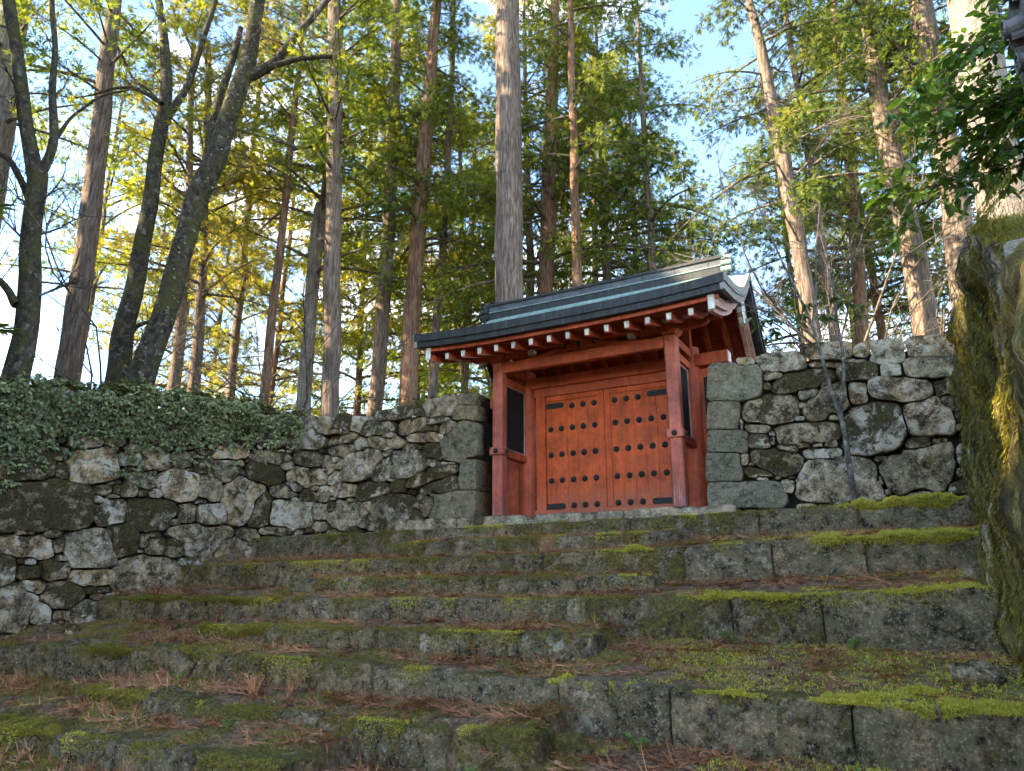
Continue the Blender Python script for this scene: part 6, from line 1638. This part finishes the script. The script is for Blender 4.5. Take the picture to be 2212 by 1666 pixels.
# ------------------------------------------------------------------ loose stones, twigs, seedlings
def boulder(name, label, c, r, seed, mat, flat=0.7):
    bm = bmesh.new(); bmesh.ops.create_icosphere(bm, subdivisions=3, radius=1.0)
    for v in bm.verts:
        p = v.co.copy(); d = 1 + 0.35 * mn.fractal(p * 1.1 + Vector((seed, 0, 0)), 1.0, 2.0, 4)
        v.co = Vector((p.x * r[0], p.y * r[1], p.z * r[2])) * d + Vector(c)
    me = bpy.data.meshes.new(name); bm.to_mesh(me); bm.free(); me.polygons.foreach_set('use_smooth', [True] * len(me.polygons))
    return tag(link(name, me, M[mat]), label, 'stone')
boulder('loose_stone', 'mottled loose stone on the mossy terrace by the rock wall', (4.92, -5.0, zsoil(4.92, -5.0) + 0.06), (0.17, 0.12, 0.10), 3, 'wall_stone')
boulder('loose_stone', 'small pale stone at the foot of the left wall beside the steps', (-6.95, -5.0, zsoil(-6.95, -5.0) + 0.05), (0.12, 0.1, 0.09), 5, 'wall_stone')
boulder('loose_stone', 'small round stone by the foot of the rock wall', (5.1, -3.4, zsoil(5.1, -3.4) + 0.05), (0.09, 0.08, 0.07), 6, 'wall_stone')
boulder('loose_stone', 'small rough stone under the gap in the lowest great step', (2.0, -6.15, zsoil(2.0, -6.15) + 0.05), (0.2, 0.13, 0.1), 7, 'step_stone')
def twig(name, label, pts, r, mat='bark_twig'):
    q = resample([(*p, 0) for p in pts], 14, 0.0, 1)
    V, F = tube_np(q[:, :3], np.linspace(r, r * 0.5, 14), 6, 1, 0.1)
    tag(link(name, np_mesh(name, V, F), M[mat]), label, 'twig')
zz1 = ROWS['D']['z'](4.9)
twig('fallen_twig', 'thin pale twig hanging over the lowest great step at the right', [(4.62, -5.78, zz1 + 0.02), (4.64, -5.87, zz1 - 0.05), (4.67, -5.9, zz1 - 0.2), (4.72, -5.92, zz1 - 0.34)], 0.006, 'bark_pale')
twig('fallen_twig', 'bent pale twig leaning on the half step below the plinth', [(-1.95, -2.75, -0.66), (-1.95, -2.5, -0.45), (-1.85, -2.25, -0.34), (-1.4, -2.15, -0.30)], 0.012, 'bark_pale')
twig('fallen_twig', 'short pale stick standing in the litter at lower left', [(-0.55, -6.3, zsoil(-0.55, -6.3)), (-0.55, -6.3, zsoil(-0.55, -6.3) + 0.16), (-0.48, -6.3, zsoil(-0.55, -6.3) + 0.2)], 0.008, 'bark_pale')
twig('fallen_twig', 'long thin stick sloping down the second great step at right of middle', [(1.9, -2.85, -0.6), (2.2, -3.0, -0.72), (2.6, -3.35, -0.9), (2.9, -3.6, -0.98)], 0.010)
def seedling(name, label, c, h, n, seed, leaf=0.0, mat='fern', pinn=False):
    gr = np.random.default_rng(seed); parts = []; C0 = []; DD = []
    for k in range(n):
        a = gr.uniform(0, 6.28); tip = np.array([math.cos(a) * h * 0.6, math.sin(a) * h * 0.4, h * gr.uniform(0.6, 1.0)])
        P = [np.array(c) + tip * t_ + np.array([0, 0, 0.15 * h * math.sin(t_ * 3.1)]) for t_ in np.linspace(0, 1, 5)]
        parts.append(tube_np(P, np.linspace(0.004, 0.0015, 5) * (1.6 if not leaf else 1), 4))
        if leaf:
            for q in range(8):
                t_ = 0.3 + 0.7 * q / 7; C0.append(np.array(c) + tip * t_ + np.array([0, 0, 0.15 * h * math.sin(t_ * 3.1)])); sdv = np.cross(tip, (0, 0, 1)) * (1 if q % 2 else -1)
                DD.append(sdv / (np.linalg.norm(sdv) + 1e-6) + tip / h * 0.5)
    root = empty(name, c); tag(root, label, 'seedling')
    V, F = merge(parts); link('stems', np_mesh('stems', V, F), M['bark_pale' if not leaf else 'fern'], root)
    if leaf:
        m = len(C0); L = gr.uniform(leaf * 0.7, leaf * 1.2, m)
        V, F = leaves_np(np.array(C0), np.array(DD), np.tile([0, -0.3, 1.0], (m, 1)), L, L * 0.3); link('leaves', np_mesh('leaves', V, F, smooth=False), M[mat], root)
seedling('bare_seedling', 'leafless pale forked seedling growing on the third half step', (-1.35, -4.75, zsoil(-1.35, -4.75)), 0.36, 6, 4)
for i, (x, y, h, lab) in enumerate([(-3.0, -6.0, 0.14, 'small fern below the left end of the lowest great step'), (-4.6, -6.2, 0.12, 'tiny fern at the far left below the mossy bank'), (-0.95, -7.0, 0.14, 'round-leaved seedling on the lower left tread'), (2.55, -6.05, 0.16, 'fern under the joint of the lowest great step'), (2.95, -4.35, 0.16, 'fern tuft at the foot of the third great step, right of middle'), (4.0, -4.35, 0.14, 'grassy fern at the foot of the third great step, further right'), (-4.9, -4.6, 0.10, 'bright small fern on the mossy left bank'), (1.6, -7.0, 0.16, 'fern at the bottom edge, right of the boulders'), (4.2, -6.2, 0.12, 'small fern at the bottom right before the lowest great step'), (0.7, -1.75, 0.14, 'tuft of grass on the top step below the doors')]):
    seedling('fern', lab, (x, y, zsoil(x, y)), h, 5, 20 + i, 0.045)
# a few broad fallen leaves
for i, (x, y, lab) in enumerate([(0.2, -7.0, 'curled tan fallen leaf on the lower left tread'), (0.55, -6.95, 'small tan fallen leaf beside the curled one'), (3.85, -5.55, 'pale fallen leaf at the edge of the mossy terrace'), (2.05, -6.5, 'star-shaped pale fallen leaf near the bottom middle')]):
    gr = np.random.default_rng(50 + i); k = 5
    a = np.linspace(-1.4, 1.4, k); z = zsoil(x, y) + 0.03
    D = np.stack([np.cos(a), np.sin(a), 0.25 * np.abs(a)], -1); L = np.full(k, 0.06)
    V, F = leaves_np(np.tile([x, y, z], (k, 1)), D, np.tile([0, -0.4, 1.0], (k, 1)), L, L * 0.3)
    tag(link('fallen_leaf', np_mesh('fallen_leaf', V, F, smooth=False), M['fallen_leaf']), lab, 'fallen leaf')

# ------------------------------------------------------------------ tiled roof corner at the top right
tr = empty('tiled_roof', (7.4, -5.2, -0.5)); tag(tr, 'dark tiled roof corner with round end tiles at the top right', 'roof')
ox, oy = 5.97, -5.3
def tl(u, v, w): return (ox + u, oy + v, w)
for k, (dz, u) in enumerate(((3.93, 0.02), (3.61, -0.02), (3.30, 0.04))):
    m = MB(); m.tube([tl(u - 0.04, 0.08 * k, dz), tl(u + 0.02, 0.08 * k, dz), tl(u + 1.2, 0.08 * k + 0.1, dz + 0.5)], [0.08, 0.08, 0.08], 18); o = m.build('cover_tile', M['tile'], tr)
    m = MB()
    ring = [(ox + u - 0.05, oy + 0.08 * k + 0.082 * math.cos(a), dz + 0.082 * math.sin(a)) for a in np.linspace(0, 2 * math.pi, 25)]
    m.tube(ring, [0.012] * 25, 6, cap=False); m.build('tile_rim', M['tile'], o, smooth=True)
    m = MB(); sp = [(ox + u - 0.045, oy + 0.08 * k + 0.045 * math.cos(a) * (1 - a / 9), dz + 0.045 * math.sin(a) * (1 - a / 9)) for a in np.linspace(0, 7, 16)]
    m.tube(sp, [0.010] * 16, 6); m.build('tile_crest', M['tile'], o, smooth=True)
    # crescent eave tile between the round ones
    pl = [(oy + 0.08 * k + 0.04 + 0.15 * math.sin(a) * 0.6, dz - 0.15 + 0.15 * math.cos(a)) for a in np.linspace(-1.2, 1.2, 9)] + [(oy + 0.08 * k + 0.04 + 0.11 * math.sin(a) * 0.6, dz - 0.18 + 0.135 * math.cos(a)) for a in np.linspace(1.2, -1.2, 9)]
    MB().prism(pl, 'x', ox + u - 0.01, ox + u + 0.4).build('eave_tile', M['tile'], tr)
m = MB(); m.prism([(ox + 0.07, 3.1), (ox + 2.6, 4.3), (ox + 2.6, 5.3), (ox + 0.07, 4.1)], 'y', oy - 0.1, oy + 0.6); m.build('roof_slab', M['tile'], tr)
MB().box(7.0, 7.8, -5.6, -4.7, -0.5, 3.9).build('wall', M['core'], tr)
